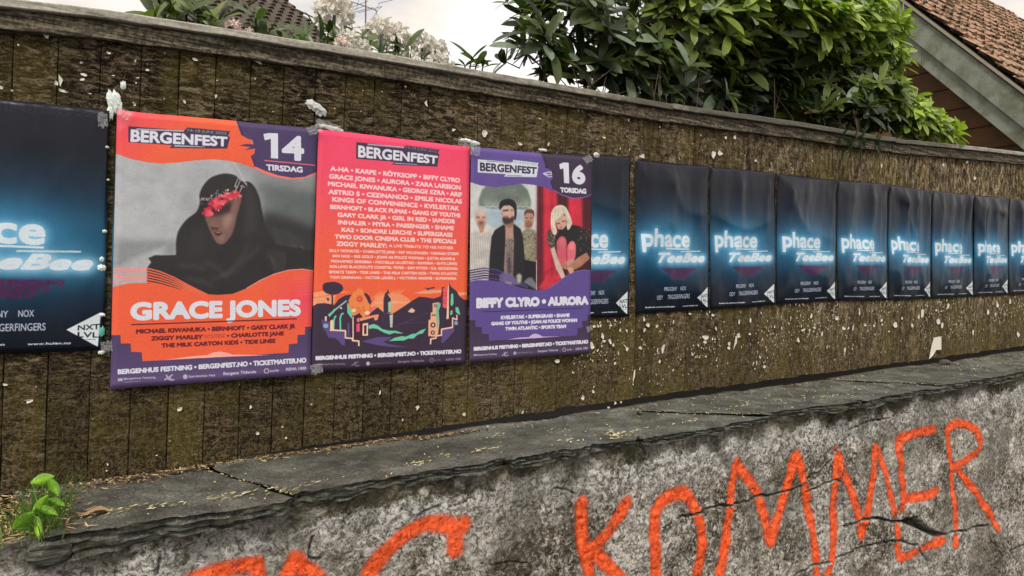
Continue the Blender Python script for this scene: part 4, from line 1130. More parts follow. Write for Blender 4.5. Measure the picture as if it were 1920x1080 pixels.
# --- poster three
def print_purple():
    c = Canvas(560, 795, PU_C, 2)
    c.view(870, 260, 4.5)
    c.poly([(0, 0), (600, 0), (600, 1500), (0, 1500)], vgrad([(0, (204, 204, 202)), (.4, (206, 207, 207)), (.6, (196, 203, 210)), (1, (190, 190, 190))]))
    c.ell(318, 560, 226, 215, (186, 190, 188)); c.ell(318, 560, 214, 204, (176, 192, 206)); 
    c.poly([(108, 570), (104, 520), (130, 440), (180, 380), (320, 350), (450, 380), (510, 440), (534, 520), (530, 590), (470, 602), (440, 598), (330, 590), (200, 596), (150, 582)], (110, 120, 112), 1, 2)
    c.poly([(140, 500), (200, 540), (320, 545), (440, 545), (520, 520), (525, 580), (330, 585), (130, 570)], (150, 160, 146), .8, 5)
    for k in range(9): c.line([(120 + k * 46, 572), (150 + k * 46, 584), (166 + k * 46, 572)], 2, (196, 198, 190), .8, .5)
    # man in the striped shirt
    c.poly([(20, 1400), (34, 800), (60, 772), (95, 750), (150, 744), (205, 775), (215, 1000), (190, 1250), (150, 1400)], (206, 200, 194), 1, 1)
    for k in range(11): c.line([(45 + k * 15, 790), (38 + k * 14, 1080), (30 + k * 13, 1300)], 1.5, (150, 142, 136), .6)
    c.poly([(98, 740), (148, 740), (140, 790), (112, 800)], (178, 136, 120)); c.ell(119, 672, 48, 72, (206, 166, 152), 1, 1); c.ell(115, 625, 42, 28, (220, 188, 176), .8, 4)
    c.poly([(82, 660), (110, 662), (112, 674), (84, 672)], (96, 58, 50), .8, 1.5); c.poly([(128, 664), (154, 662), (152, 674), (130, 674)], (96, 58, 50), .8, 1.5); c.ell(122, 722, 32, 26, (126, 78, 62), .75, 4); c.line([(108, 712), (136, 712)], 2, (90, 40, 38), .8, .6)
    # man with the reddish beard
    c.poly([(470, 1400), (462, 790), (500, 762), (560, 770), (590, 800), (590, 1400)], (150, 142, 118), 1, 1)
    r = random.Random(9)
    for k in range(60): c.ell(r.uniform(474, 586), r.uniform(790, 1040), r.uniform(5, 13), r.uniform(4, 10), r.choice([(120, 112, 90), (176, 170, 148), (92, 88, 72)]), .8, .5)
    c.ell(521, 680, 42, 70, (190, 146, 128), 1, 1); c.poly([(478, 660), (480, 620), (500, 600), (540, 598), (562, 615), (566, 670), (556, 650), (540, 632), (500, 632)], (116, 70, 48)); c.ell(516, 728, 34, 36, (140, 88, 62), .85, 3)
    c.poly([(488, 668), (512, 668), (512, 678), (488, 678)], (90, 56, 46), .8, 1.5); c.poly([(526, 668), (552, 668), (552, 678), (526, 678)], (90, 56, 46), .8, 1.5)
    # man in the black jacket
    c.poly([(170, 1500), (190, 1000), (205, 830), (232, 775), (300, 730), (340, 718), (392, 722), (450, 765), (470, 830), (485, 1000), (500, 1500)], (38, 36, 42), 1, 1)
    c.poly([(318, 730), (385, 722), (392, 850), (388, 1080), (372, 1300), (330, 1300), (312, 1080), (322, 880)], (186, 146, 130), 1, 1)
    c.poly([(328, 850), (392, 845), (388, 1200), (316, 1200), (322, 1000)], (128, 112, 110), .9, 3)
    for k in range(26): c.ell(r.uniform(325, 385), r.uniform(855, 1190), 9, 7, r.choice([(84, 74, 78), (160, 140, 134), (100, 84, 84)]), .8, .8)
    c.poly([(345, 1010), (370, 1010), (365, 1200), (340, 1200)], (60, 52, 58), .8, 3)
    c.poly([(296, 680), (392, 640), (390, 740), (350, 760), (305, 735)], (158, 116, 100)); c.poly([(280, 620), (300, 578), (380, 575), (402, 640), (386, 700), (330, 722), (296, 700), (284, 650)], (210, 170, 154), 1, 1)
    c.poly([(294, 668), (312, 660), (340, 660), (352, 680), (384, 655), (394, 666), (388, 700), (350, 724), (312, 722), (294, 700)], (58, 44, 44), .95, 2)
    c.line([(300, 612), (344, 608)], 4, (60, 40, 38), .8, .8); c.line([(362, 606), (384, 610)], 3, (90, 62, 56), .7, .8); c.ell(322, 668, 16, 4, (180, 120, 112), .9, .6); c.line([(296, 616), (288, 640), (300, 646)], 1.8, (160, 116, 102), .8, .6)
    c.poly([(272, 608), (266, 570), (280, 535), (312, 518), (360, 514), (398, 535), (414, 575), (414, 650), (404, 690), (394, 680), (396, 630), (386, 590), (350, 566), (305, 572), (284, 594)], (34, 30, 32), 1, .8, smooth=True)
    c.poly([(480, 1020), (600, 1045), (600, 1500), (490, 1500)], (30, 28, 32), 1, 1)
    # red curtain side
    c.poly([(588, 380), (1090, 440), (1090, 1500), (590, 1500)], (212, 46, 68))
    for x0, x1, a in [(586, 640, .8), (756, 850, .95), (972, 1060, .92), (700, 730, .25)]:
        c.poly([(x0, 380), (x1, 400), (x1 + 6, 1200), (x0 + 4, 1500)], (66, 22, 34), a, 4)
    c.poly([(1000, 960), (1090, 940), (1090, 1500), (800, 1500), (860, 1100)], (64, 26, 34), .95, 4)
    c.view(870, 480, 4.909)
    c.poly([(650, 300), (700, 235), (760, 195), (830, 160), (880, 180), (850, 240), (740, 300)], (206, 52, 70), 1, 3); c.poly([(655, 210), (700, 180), (800, 120), (790, 100), (690, 160)], (140, 30, 44), .8, 4)
    c.view(870, 260, 4.5)
    # seated woman
    BK = (36, 34, 36)
    c.poly([(672, 800), (690, 768), (720, 790), (750, 840), (760, 900), (742, 950), (706, 930), (672, 880)], (86, 66, 62), 1, 1.5)
    for k in range(30): c.ell(r.uniform(676, 740), r.uniform(790, 900), 6, 5, r.choice([(140, 110, 96), (54, 42, 44), (180, 150, 130)]), .8, .5)
    c.poly([(740, 830), (780, 775), (880, 730), (950, 740), (1010, 790), (1045, 880), (1040, 1000), (960, 1060), (900, 1130), (840, 900), (790, 860), (760, 900), (748, 1000)], BK, 1, 1)
    for k in range(34): c.ell(r.uniform(930, 1040), r.uniform(750, 950), r.uniform(4, 9), r.uniform(3, 7), r.choice([(110, 104, 98), (70, 66, 66), (140, 134, 124)]), .65, .6)
    c.poly([(752, 900), (770, 845), (800, 825), (832, 850), (842, 930), (838, 1080), (820, 1100), (775, 1060)], (214, 92, 108), 1, 1, smooth=True); c.poly([(842, 930), (862, 880), (890, 865), (915, 900), (912, 1000), (880, 1050), (842, 1060)], (226, 110, 124), 1, 1, smooth=True)
    c.ell(800, 880, 20, 40, (238, 140, 150), .6, 5); c.ell(888, 920, 18, 34, (240, 150, 160), .6, 5); c.line([(838, 900), (842, 1080)], 3, (150, 40, 60), .8, 1.4)
    c.poly([(700, 930), (735, 912), (760, 1000), (800, 1090), (830, 1170), (800, 1190), (750, 1100)], (214, 184, 172), 1, 1)
    c.poly([(1010, 960), (1040, 1010), (960, 1080), (880, 1120), (830, 1100), (790, 1080), (800, 1055), (870, 1050), (940, 1000)], (176, 122, 98), 1, 1.2); c.poly([(830, 1040), (900, 1010), (900, 1040), (850, 1075)], (206, 160, 138), .8, 2)
    for k in range(4): c.line([(850 + k * 12, 1090), (870 + k * 10, 1140)], 4, (206, 160, 138), 1, .6)
    c.poly([(740, 650), (800, 640), (836, 660), (838, 730), (805, 770), (765, 765), (742, 700)], (214, 170, 148), 1, 1)
    c.line([(752, 722), (780, 716)], 2.2, (60, 36, 36), .9, .6); c.line([(800, 702), (826, 696)], 2.2, (60, 36, 36), .9, .6); c.line([(778, 752), (800, 750)], 2.4, (190, 80, 84), .9, .7); c.ell(790, 730, 6, 10, (190, 140, 120), .7, 2)
    c.poly([(705, 680), (710, 620), (740, 578), (790, 562), (832, 585), (860, 640), (882, 700), (878, 735), (850, 775), (838, 740), (840, 690), (822, 640), (800, 650), (750, 690), (742, 720), (756, 790), (735, 815), (715, 790), (706, 740)], (224, 210, 190), 1, .8, smooth=True)
    for x0, y0, x1, y1 in [(720, 640, 722, 780), (745, 600, 735, 700), (800, 590, 850, 720), (820, 600, 866, 720), (770, 590, 760, 660)]: c.line([(x0, y0), (x1, y1)], 1.6, (176, 156, 132), .7, .6)
    c.soften(1, .28, 6)
    # head band
    VB = (100, 78, 148)
    c.poly([(0, 50), (640, 100), (660, 250), (712, 262), (722, 340), (702, 368), (735, 460), (650, 415), (560, 395), (450, 385), (330, 405), (250, 415), (120, 400), (0, 360)], VB)
    c.poly([(610, 90), (1100, 130), (1100, 455), (1065, 468), (1000, 497), (900, 507), (800, 480), (738, 442), (702, 368), (722, 345), (722, 300), (735, 290), (700, 262), (662, 240)], DARKP)
    c.line([(738, 442), (800, 482), (900, 508), (1000, 497), (1090, 458)], 2.4, (126, 100, 170))
    c.line([(650, 140), (680, 250)], 2.6, (44, 32, 56)); c.line([(705, 372), (730, 436)], 2.6, (44, 32, 56))
    c.line([(716, 292), (690, 286), (640, 300), (684, 310), (716, 304)], 2.6, (210, 204, 220)); c.line([(650, 306), (690, 330), (716, 322)], 2.2, (210, 204, 220)); c.line([(690, 262), (716, 268)], 2.2, (60, 44, 70))
    BX = (210, 218, 226)
    c.poly([(95, 180), (385, 205), (388, 185), (602, 211), (592, 236), (600, 240), (584, 331), (310, 326), (326, 306), (95, 290)], BX)
    c.text('14-18 JUNI 2022', q2(396, 194, 586, 214, 16), (150, 176, 170), .6); c.line([(170, 196), (370, 210)], 1.6, (120, 110, 140)); c.line([(335, 316), (460, 320)], 2, (120, 150, 150))
    c.text('BERGENFEST', [(116, 205), (586, 247), (580, 302), (117, 275)], (60, 44, 74), 2.3)
    c.poly([(778, 222), (812, 206), (858, 209), (862, 382), (816, 379), (812, 256), (784, 264)], WHITE)
    c.text('6', [(894, 226), (988, 232), (990, 380), (896, 374)], WHITE, 7.5)
    c.text('TORSDAG', [(786, 415), (1005, 428), (1005, 466), (789, 454)], WHITE, 2.6)
    # lower wave
    c.view(870, 480, 4.909)
    VW = (96, 76, 146)
    c.poly([(0, 560), (0, 1200), (1300, 1200), (1300, 500)], vgrad([(.8, (64, 48, 74)), (.93, (70, 54, 84)), (1, (84, 70, 98))]))
    for k in range(5): c.line([(30, 135 + 22 * k), (160, 112 + 22 * k), (280, 130 + 21 * k), (400, 185 + 12 * k), (560, 280 + 3 * k)], 3.2, (84, 66, 130) if k % 2 == 0 else (60, 46, 84), .95)
    c.poly([(300, 170), (360, 140), (420, 180), (500, 250), (420, 280), (300, 235)], (136, 122, 168), .6, 2)
    c.poly([(520, 240), (560, 200), (600, 196), (640, 260), (640, 310)], (130, 130, 140), .9, 2); c.poly([(452, 180), (480, 158), (505, 180), (498, 240), (470, 250)], (196, 190, 170), .9, 2)
    c.line([(640, 40), (640, 310)], 2, (200, 196, 200))
    c.poly([(0, 240), (100, 222), (200, 222), (300, 232), (400, 262), (500, 292), (600, 310), (650, 314), (740, 302), (820, 255), (900, 190), (1000, 140), (1080, 128), (1300, 150), (1300, 530), (1110, 540), (1110, 590), (1062, 596),
            (1062, 655), (1018, 660), (1014, 726), (380, 766), (206, 776), (203, 712), (142, 714), (140, 650), (84, 650), (82, 588), (0, 588)], VW)
    c.line([(740, 302), (820, 255), (900, 190), (1000, 140), (1080, 128), (1160, 140)], 1.8, (130, 108, 180), .8)
    c.poly([(375, 766), (480, 748), (570, 742), (600, 718), (635, 710), (670, 722), (700, 738), (870, 736), (640, 752)], (206, 180, 226))
    c.text('BIFFY CLYRO • AURORA', [(98, 388), (1112, 372), (1114, 438), (98, 470)], WHITE, 5.0)
    c.line([(145, 512), (1068, 475)], 2.4, (56, 42, 84))
    c.text('KVELERTAK • SUPERGRASS • SHAME', q2(316, 548, 943, 526, 30), WHITE, 2.0); c.text('GANG OF YOUTHS • JOAN AS POLICE WOMAN', q2(228, 604, 1012, 572, 29), WHITE, 2.0); c.text('TWIN ATLANTIC • SPORTS TEAM', q2(356, 652, 910, 628, 29), WHITE, 2.0)
    c.text('BERGENHUS FESTNING • BERGENFEST.NO • TICKETMASTER.NO', q2(70, 834, 1114, 768, 30), WHITE, 2.2)
    LG = (176, 166, 188)
    c.text('Bergenhus Festning', q2(100, 898, 276, 888, 18), LG, .6, mode='box'); c.poly([(66, 900), (94, 898), (94, 914), (66, 916)], LG)
    c.line([(324, 912), (374, 880)], 2.4, LG); c.line([(345, 878), (352, 914), (382, 910)], 2.4, LG); c.ell(443, 890, 14, 16, LG); c.text('Sparebanken Vest', q2(464, 880, 606, 872, 16), LG, .5, mode='box')
    c.text('Bergens Tidende', q2(654, 864, 838, 852, 24), LG, 1.0, mode='box'); c.ell(896, 858, 16, 20, LG); c.ell(896, 858, 10, 13, (70, 54, 84)); c.text('audiy', q2(920, 850, 968, 846, 18), LG, .6, mode='box'); c.text('REMA 1000', q2(1002, 842, 1110, 832, 20), LG, 1)
    return c.image('print_of_third_festival_poster', 3.5, 3)


# --- the dark blue club poster
def print_club():
    c = Canvas(480, 680, PH_C, 2)
    c.view(1180, 280, 3.374)
    c.poly([(0, 0), (560, 0), (560, 1100), (0, 1100)], vgrad([(0, (34, 33, 46)), (.18, (24, 28, 42)), (.38, (18, 38, 56)), (.5, (24, 64, 86)), (.68, (16, 40, 58)), (.85, (12, 22, 38)), (1, (11, 18, 32))]))
    c.ell(250, 620, 300, 230, (40, 108, 142), .8, 64); c.ell(220, 590, 190, 110, (84, 160, 200), .8, 36); c.ell(320, 685, 180, 60, (110, 170, 202), .7, 24)
    c.text('phace', [(53, 499), (361, 516), (357, 652), (62, 645)], (150, 204, 232), 12, mode='box', blur=9, alpha=.9)
    c.text('TeeBee', [(150, 646), (470, 652), (464, 712), (140, 714)], (160, 206, 234), 12, blur=9, alpha=1, shear=.06)
    for k in range(3): c.text('TRIFONIC'[:6 - k], q2(185 + 22 * k, 752 + 24 * k, 405 - 30 * k, 752 + 24 * k, 20), (110, 40, 88), 2.2, .8)
    c.poly([(176, 748), (410, 748), (290, 826)], (88, 36, 78), .55, 3)
    WB = (216, 226, 234)
    c.line([(200, 626), (358, 630)], 4, WB); c.text('phace', [(55, 500), (360, 517), (356, 650), (64, 643)], WB, 5.6, mode='box')
    c.line([(300, 645), (440, 642)], 4, WB, .8)
    c.text('TeeBee', [(146, 650), (462, 656), (458, 708), (136, 712)], WB, 4.8, shear=.06)
    SM = (186, 188, 204)
    c.text('PROGENY', q2(203, 868, 286, 866, 26), SM, .9); c.text('NOX', q2(308, 864, 342, 862, 26), SM, .9)
    c.text('ODY', q2(163, 922, 198, 920, 28), SM, .9); c.text('TRIGGERFINGERS', q2(226, 918, 368, 910, 29), SM, .9)
    c.text('facebook.com/nxtlvlbergen', q2(88, 994, 280, 988, 9), WB, .9); c.text('www.hulen.no', q2(330, 986, 425, 980, 9), WB, .9)
    c.poly([(414, 936), (490, 868), (486, 1000)], (214, 222, 226))
    c.text('NXT', q2(440, 918, 488, 912, 20), (30, 34, 44), .9); c.text('LVL', q2(440, 944, 486, 944, 20), (30, 34, 44), .9); c.line([(458, 972), (480, 972)], 1.2, (120, 126, 134))
    for i, ch in enumerate('DEINSZ'):                          # faint outlined heading
        q = [(40 + i * 76, 86 + i * 3.4), (100 + i * 76, 92 + i * 3.4), (100 + i * 76, 124 + i * 3.4), (40 + i * 76, 118 + i * 3.4)]
        c.text(ch, q, (74, 68, 88), 2.6); c.text(ch, q, (32, 32, 46), .8)
    return c.image('print_of_club_poster', 2.5, 4)


IM_G, IM_L, IM_P, IM_C = print_grace(), print_lineup(), print_purple(), print_club()
MT_G = mat_print('festival_print_portrait', IM_G, .55); MT_L = mat_print('festival_print_names', IM_L, .55); MT_P = mat_print('festival_print_two_acts', IM_P, .55)
MT_C = mat_print('club_print', IM_C, .30, 9, .020, .0, .30)
mb = Mat('paper_back', .9); mb.base((.62, .60, .55, 1)); MT_BACK = mb.m

tp = Mat('clear_tape', .22, .5); tp.base((.82, .84, .82, 1)); tp.normal(tp.bump(tp.noise(60, detail=4), .01, .8))
tpt = tp.t.nodes.new('ShaderNodeBsdfTransparent'); tpm = tp.t.nodes.new('ShaderNodeMixShader'); tpm.inputs[0].default_value = .22
tp.put(tpm.inputs[1], tpt.outputs[0]); tp.put(tpm.inputs[2], tp.b.outputs[0]); tp.put(tp.out.inputs['Surface'], tpm.outputs[0])


def poster(corners, mat, y0, wr, fold, seed, name, label, cat, group=None, uvrect=(0, 0, 1, 1), curl=0.0):
    """sheet through the world points TL TR BR BL, wrinkled towards the street"""
    TL, TR, BR, BL = [np.array(c, float) for c in corners]
    ctr = (TL + TR + BR + BL) / 4
    root = empty(name, (ctr[0], y0, ctr[2]), label, cat, group)
    nu, nv = 34, 46
    u, v = np.meshgrid(np.linspace(0, 1, nu), np.linspace(0, 1, nv), indexing='ij')
    P = ((TL[None, None] * (1 - u)[..., None] + TR * u[..., None]) * (1 - v)[..., None] + (BL * (1 - u)[..., None] + BR * u[..., None]) * v[..., None])
    edge = np.minimum(np.minimum(u, 1 - u) * 6, np.minimum(v, 1 - v) * 8); edge = np.clip(edge, 0, 1)
    d = wr * (fbm(P[..., 0] * 5 + seed, P[..., 2] * 3.5, seed, 3) - .35) * edge
    for q_, (fx, fz, fy) in enumerate(((5.5, 1.3, .0), (3.2, 2.6, 1.4), (8.0, 1.0, -.8))):
        rg = 1 - np.abs(2 * noise2(P[..., 0] * fx + P[..., 2] * fy + seed * 3.7, P[..., 2] * fz + seed, seed + 9 + q_) - 1)
        d += fold * (.75, .5, .35)[q_] * rg ** 3 * (1 - v * .7) * (.2 + .8 * edge)
    d += curl * np.clip(1 - np.hypot((1 - u) / .16, v / .10), 0, 1) ** 2
    d += curl * .8 * np.clip(1 - np.hypot(u / .13, v / .09), 0, 1) ** 2 + curl * .6 * np.clip(1 - np.hypot((1 - u) / .13, (1 - v) / .09), 0, 1) ** 2
    P[..., 1] = y0 - np.maximum(d, 0)
    P[..., 2] += (fbm(u * 6, v * 0 + seed, seed + 3, 2) - .5) * .004 * np.where(v > .5, 1, -1) * (np.abs(v - .5) > .47)
    V = P.reshape(-1, 3)
    th = .0022
    V2 = V.copy(); V2[:, 1] += th
    f = grid_faces(nu, nv); n = nu * nv
    rim = [i * nv for i in range(nu)] + [(nu - 1) * nv + j for j in range(1, nv)] + [i * nv + nv - 1 for i in range(nu - 2, -1, -1)] + [j for j in range(nv - 2, 0, -1)]
    rims = np.array([[rim[i], rim[(i + 1) % len(rim)], rim[(i + 1) % len(rim)] + n, rim[i] + n] for i in range(len(rim))])
    F = np.concatenate([f[:, [0, 3, 2, 1]], f + n, rims])
    o = mesh('paper_sheet', np.concatenate([V, V2]), F, mat, root, smooth=True)
    me = o.data; me.materials.append(MT_BACK)
    mi = np.zeros(len(me.polygons), np.int32); mi[len(f):2 * len(f)] = 1; me.polygons.foreach_set('material_index', mi)
    uvl = me.uv_layers.new(name='UVMap')
    li = np.zeros(len(me.loops), np.int32); me.loops.foreach_get('vertex_index', li)
    uv = np.stack([u.ravel(), 1 - v.ravel()], 1); uv = np.concatenate([uv, uv])[li]
    uvl.data.foreach_set('uv', uv.ravel().astype(np.float32))
    return root


def wp(pts): return [at(x, y) for x, y in pts]


def tape(root, px, py, w, h, ang, y, seed):
    c = at(px, py); r = random.Random(seed); nu, nv = 9, 6; V = []
    for i in range(nu):
        for j in range(nv):
            a = (i / (nu - 1) - .5) * w; b = (j / (nv - 1) - .5) * h * (1 + .2 * r.uniform(-1, 1))
            V.append((c[0] + a * math.cos(ang) - b * math.sin(ang), y - r.uniform(0, .006), c[2] + a * math.sin(ang) + b * math.cos(ang)))
    mesh('tape', V, [list(q) for q in grid_faces(nu, nv)[:, ::-1]], tp.m, root)


# the club posters in a row along the fence
PHX = [(1186, 299.5, 1187.5, 588.5), (1326, 313, 1328, 580), (1452, 325, 1452, 571), (1565, 338, 1566, 564), (1662, 346, 1662, 562.5), (1743, 358, 1743, 560), (1822, 366, 1822, 556), (1888, 372, 1888, 552)]
tops = [at(a, b) for a, b, _, _ in PHX]; bots = [at(c, d) for _, _, c, d in PHX]
for k in range(3):
    tops.append(np.array([6.45 + .575 * (k + 1), 0, .286 + .03 * (k + 1)])); bots.append(np.array([6.50 + .575 * (k + 1), 0, -.514 + .03 * (k + 1)]))
GP = 'dark blue club posters pasted in a row on the fence'
club_labels = ['first whole dark blue club poster right of the purple poster', 'wrinkled dark blue club poster, second whole one right of the purple poster',
               'creased dark blue club poster, third whole one right of the purple poster', 'dark blue club poster, fourth whole one right of the purple poster',
               'narrow-looking dark blue club poster, fifth whole one right of the purple poster', 'dark blue club poster, sixth whole one right of the purple poster',
               'dark blue club poster, seventh whole one right of the purple poster', 'dark blue club poster cut off by the right edge of the picture',
               'dark blue club poster just beyond the right edge of the picture', 'farthest dark blue club poster of the row on the fence']
for k in range(10):
    g = .007
    c4 = [tops[k] + [g, 0, 0], tops[k + 1] - [g, 0, 0], bots[k + 1] - [g, 0, 0], bots[k] + [g, 0, 0]]
    rt = poster(c4, MT_C, -.009 - .0012 * (k % 2), .012, .042, 20 + k * 7, 'club_poster', club_labels[k], 'poster', GP, curl=.012)
poster(wp([(1040, 285.5), (1179, 296), (1177, 593), (1035, 600)]), MT_C, -.009, .008, .016, 91, 'club_poster', 'dark blue club poster half hidden behind the right edge of the purple festival poster', 'poster', GP, curl=.01)
A_, B_ = at(205, 209), at(194.5, 656)
rl = poster([A_ + [-.594, 0, -.594 * .035], A_, B_, B_ + [-.594, 0, -.594 * .015]], MT_C, -.010, .006, .008, 97, 'club_poster', 'large dark blue club poster cut off by the left edge of the picture', 'poster', GP, curl=.008)
poster([at(216.5, 214), at(560, 250), at(552, 690), at(205, 662)], MT_C, -.0075, .003, .004, 99, 'club_poster', 'dark blue club poster showing only as a thin strip left of the orange festival poster', 'poster', GP)

GF = 'large festival posters taped over the club posters'
pg = poster(wp(GR_C), MT_G, -.022, .006, .006, 3, 'festival_poster', 'orange festival poster with a hooded figure in a red mask under the number 14', 'poster', GF, curl=.006)
pl_ = poster(wp(LU_C), MT_L, -.019, .006, .006, 4, 'festival_poster', 'pink and orange festival poster filled with a long list of names above a dark townscape', 'poster', GF, curl=.004)
pp = poster(wp(PU_C), MT_P, -.024, .006, .006, 6, 'festival_poster', 'purple festival poster with a band and a seated blonde woman under the number 16', 'poster', GF, curl=.006)
tape(pg, 586, 246, .06, .032, .5, -.034, 1); tape(pg, 230, 215, .05, .03, -.5, -.034, 2); pass
tape(pl_, 868, 270, .08, .035, -.1, -.030, 3); tape(pl_, 590, 690, .05, .04, .2, -.032, 4); tape(pl_, 612, 238, .10, .03, -.15, -.028, 12)
tape(pp, 1094, 300, .05, .04, .7, -.036, 5); tape(pp, 1097, 615, .035, .03, .4, -.034, 6); tape(pp, 885, 283, .05, .05, 0, -.034, 7)
tape(rl, 200, 648, .035, .04, .1, -.026, 8); tape(rl, 193, 228, .03, .05, .1, -.026, 11)


def crumple(px, py, w, h, seed, name, mat, parent, depth=.02, ang=0):
    """torn plastic or paper bunched up and standing proud of the fence"""
    r = random.Random(seed); c = at(px, py); n, m_ = 12, 8; V = []
    for i in range(n):
        for j in range(m_):
            u = i / (n - 1) * 2 - 1; v = j / (m_ - 1) * 2 - 1
            k = math.sqrt(max(0, 1 - u * u * .8)) * (1 + r.uniform(-.16, .16))
            a, b = u * w / 2 * (1 + r.uniform(-.07, .07)), v * h / 2 * k * (.72 + .5 * r.random())
            V.append((c[0] + a * math.cos(ang) - b * math.sin(ang), -.010 - .6 * depth * max(0, 1 - u * u) * max(0, 1 - v * v) * r.uniform(.5, 1.2), c[2] + a * math.sin(ang) + b * math.cos(ang)))
    V2 = [(x, y + .0015, z) for x, y, z in V]
    f = grid_faces(n, m_)
    return mesh(name, V + V2, [list(q) for q in f[:, ::-1]] + [list(q) for q in f + n * m_], mat, parent)


film = plain('crumpled_film', srgb(204, 204, 200), .3, .15, 60, .004)
filmw = plain('white_tape_remnant', srgb(228, 234, 228), .5, .15, 60, .004)
crumple(592, 203, .092, .042, 1, 'torn_film', film, fence, .02, -.45)
crumple(214, 190, .045, .075, 2, 'tape_remnant', filmw, fence, .018, .3); crumple(231, 161, .018, .030, 3, 'tape_remnant', filmw, fence, .008, 0); crumple(207, 212, .022, .05, 4, 'tape_remnant', filmw, fence, .012, 0)
crumple(880, 266, .10, .018, 5, 'tape_remnant', filmw, fence, .01, -.1); crumple(620, 241, .10, .022, 6, 'torn_film', film, fence, .01, -.1)
crumple(1016, 282, .05, .014, 7, 'tape_remnant', filmw, fence, .008, 0); crumple(1110, 186, .05, .02, 8, 'tape_remnant', filmw, fence, .03, 0); crumple(1116, 292, .04, .03, 10, 'tape_remnant', film, fence, .02, 0)
for (x, y, w, h) in [(191, 486, .016, .02), (190, 502, .028, .026), (196, 434, .016, .014), (192, 590, .018, .014), (190, 660, .02, .016), (203, 338, .01, .009), (201, 277, .012, .010)]:
    crumple(x, y, w, h, int(x + y), 'tape_remnant', filmw, fence, .012)
teal = plain('teal_scrap', srgb(90, 176, 160), .6, .1, 40, .001); crumple(190.5, 621, .018, .042, 33, 'tape_remnant', teal, fence, .006)
# dark dirty band where old layers were torn off between two posters
# ---------------------------------------------------------------- leaves
def leaf_template(L, W, droop, fold, n=5):
    """elliptic evergreen leaf lying along +X, midrib folded, tip drooping"""
    V, F = [], []
    for i in range(n + 1):
        t = i / n
        w = W / 2 * (math.sin(math.pi * (t * .93 + .02) ** 1.15) ** .62) * (1 if t < .99 else .3)
        z = -droop * L * t * t
        V += [(L * t, -w, z + fold * w), (L * t, 0, z), (L * t, w, z + fold * w)]
    for i in range(n):
        a = i * 3
        F += [[a, a + 3, a + 4, a + 1], [a + 1, a + 4, a + 5, a + 2]]
    return np.array(V), F


LEAVES = [leaf_template(1, .29, .10, .30, 6), leaf_template(1, .33, .25, .20, 6), leaf_template(1, .26, .02, .35, 6), leaf_template(1, .35, .38, .12, 6)]


def whorl_mats(c, axis, n, L, rnd, spread=1.15):
    """matrices of the leaves of one shoot: origin at the shoot tip, leaves radiating round the axis"""
    out = []
    ax = Vector(axis).normalized(); q = ax.to_track_quat('Z', 'Y')
    for k in range(n):
        th = 2 * math.pi * k / n + rnd.uniform(-.3, .3)
        el = spread + rnd.uniform(-.35, .35)                # angle from the axis
        d = Vector((math.cos(th) * math.sin(el), math.sin(th) * math.sin(el), math.cos(el)))
        up = Vector((-math.cos(th) * math.cos(el), -math.sin(th) * math.cos(el), math.sin(el)))
        d = q @ d; up = q @ up; s = up.cross(d)
        l = L * rnd.choice((1, 1, 1, .7)) * rnd.uniform(.66, 1.16)
        m = Matrix(((d.x * l, s.x * l, up.x * l, c[0]), (d.y * l, s.y * l, up.y * l, c[1]), (d.z * l, s.z * l, up.z * l, c[2]), (0, 0, 0, 1)))
        out.append(m)
    return out


def leafy(root, mats, tints, mat, nparts=300, part='leaf', rest='foliage'):
    """the nearest leaves as parts that share meshes, the rest joined"""
    cam = Vector(CAM)
    order = sorted(range(len(mats)), key=lambda i: (mats[i].translation - cam).length / mats[i].col[0].length)
    base = Vector(root.location)
    protos = {}
    for i in order[:nparts]:
        t = tints[i]; lv = i % 4; tk = tuple(round(c * 24) / 24 if False else round(c, 2) for c in t[:3])
        key = (lv, tuple(round(math.log(max(c, 1e-3)) * 3) for c in t[:3]))
        if key not in protos:
            V, F = LEAVES[lv]
            me = bpy.data.meshes.new(part); me.from_pydata([tuple(v) for v in V], [], F)
            a = me.attributes.new('tint', 'FLOAT_COLOR', 'POINT'); a.data.foreach_set('color', np.tile(np.array([*t[:3], 1.0], np.float32), len(V)))
            me.polygons.foreach_set('use_smooth', np.ones(len(me.polygons), bool)); me.materials.append(mat)
            protos[key] = me
        o = bpy.data.objects.new(part, protos[key]); o.matrix_local = Matrix.Translation(-base) @ mats[i]
        link(o, root)
    idx = order[nparts:]
    if not idx: return
    Vs, Fs, Cs, n = [], [], [], 0
    for i in idx:
        V, F = LEAVES[i % 4]; m = np.array(mats[i])
        Vs.append(V @ m[:3, :3].T + m[:3, 3]); Fs.append(np.array(F) + n); n += len(V); Cs.append(np.tile(np.array([*tints[i][:3], 1.0]), (len(V), 1)))
    o = mesh(rest, np.concatenate(Vs), np.concatenate(Fs), mat, root, smooth=True)
    a = o.data.attributes.new('tint', 'FLOAT_COLOR', 'POINT'); a.data.foreach_set('color', np.concatenate(Cs).ravel().astype(np.float32))
    o['kind'] = 'stuff'


DARKG, MIDG, NEWLITG, PALEG = srgb(30, 38, 25), srgb(66, 82, 44), srgb(172, 192, 84), srgb(140, 156, 132)


def lerp(a, b, t): return [a[k] * (1 - t) + b[k] * t for k in range(3)]


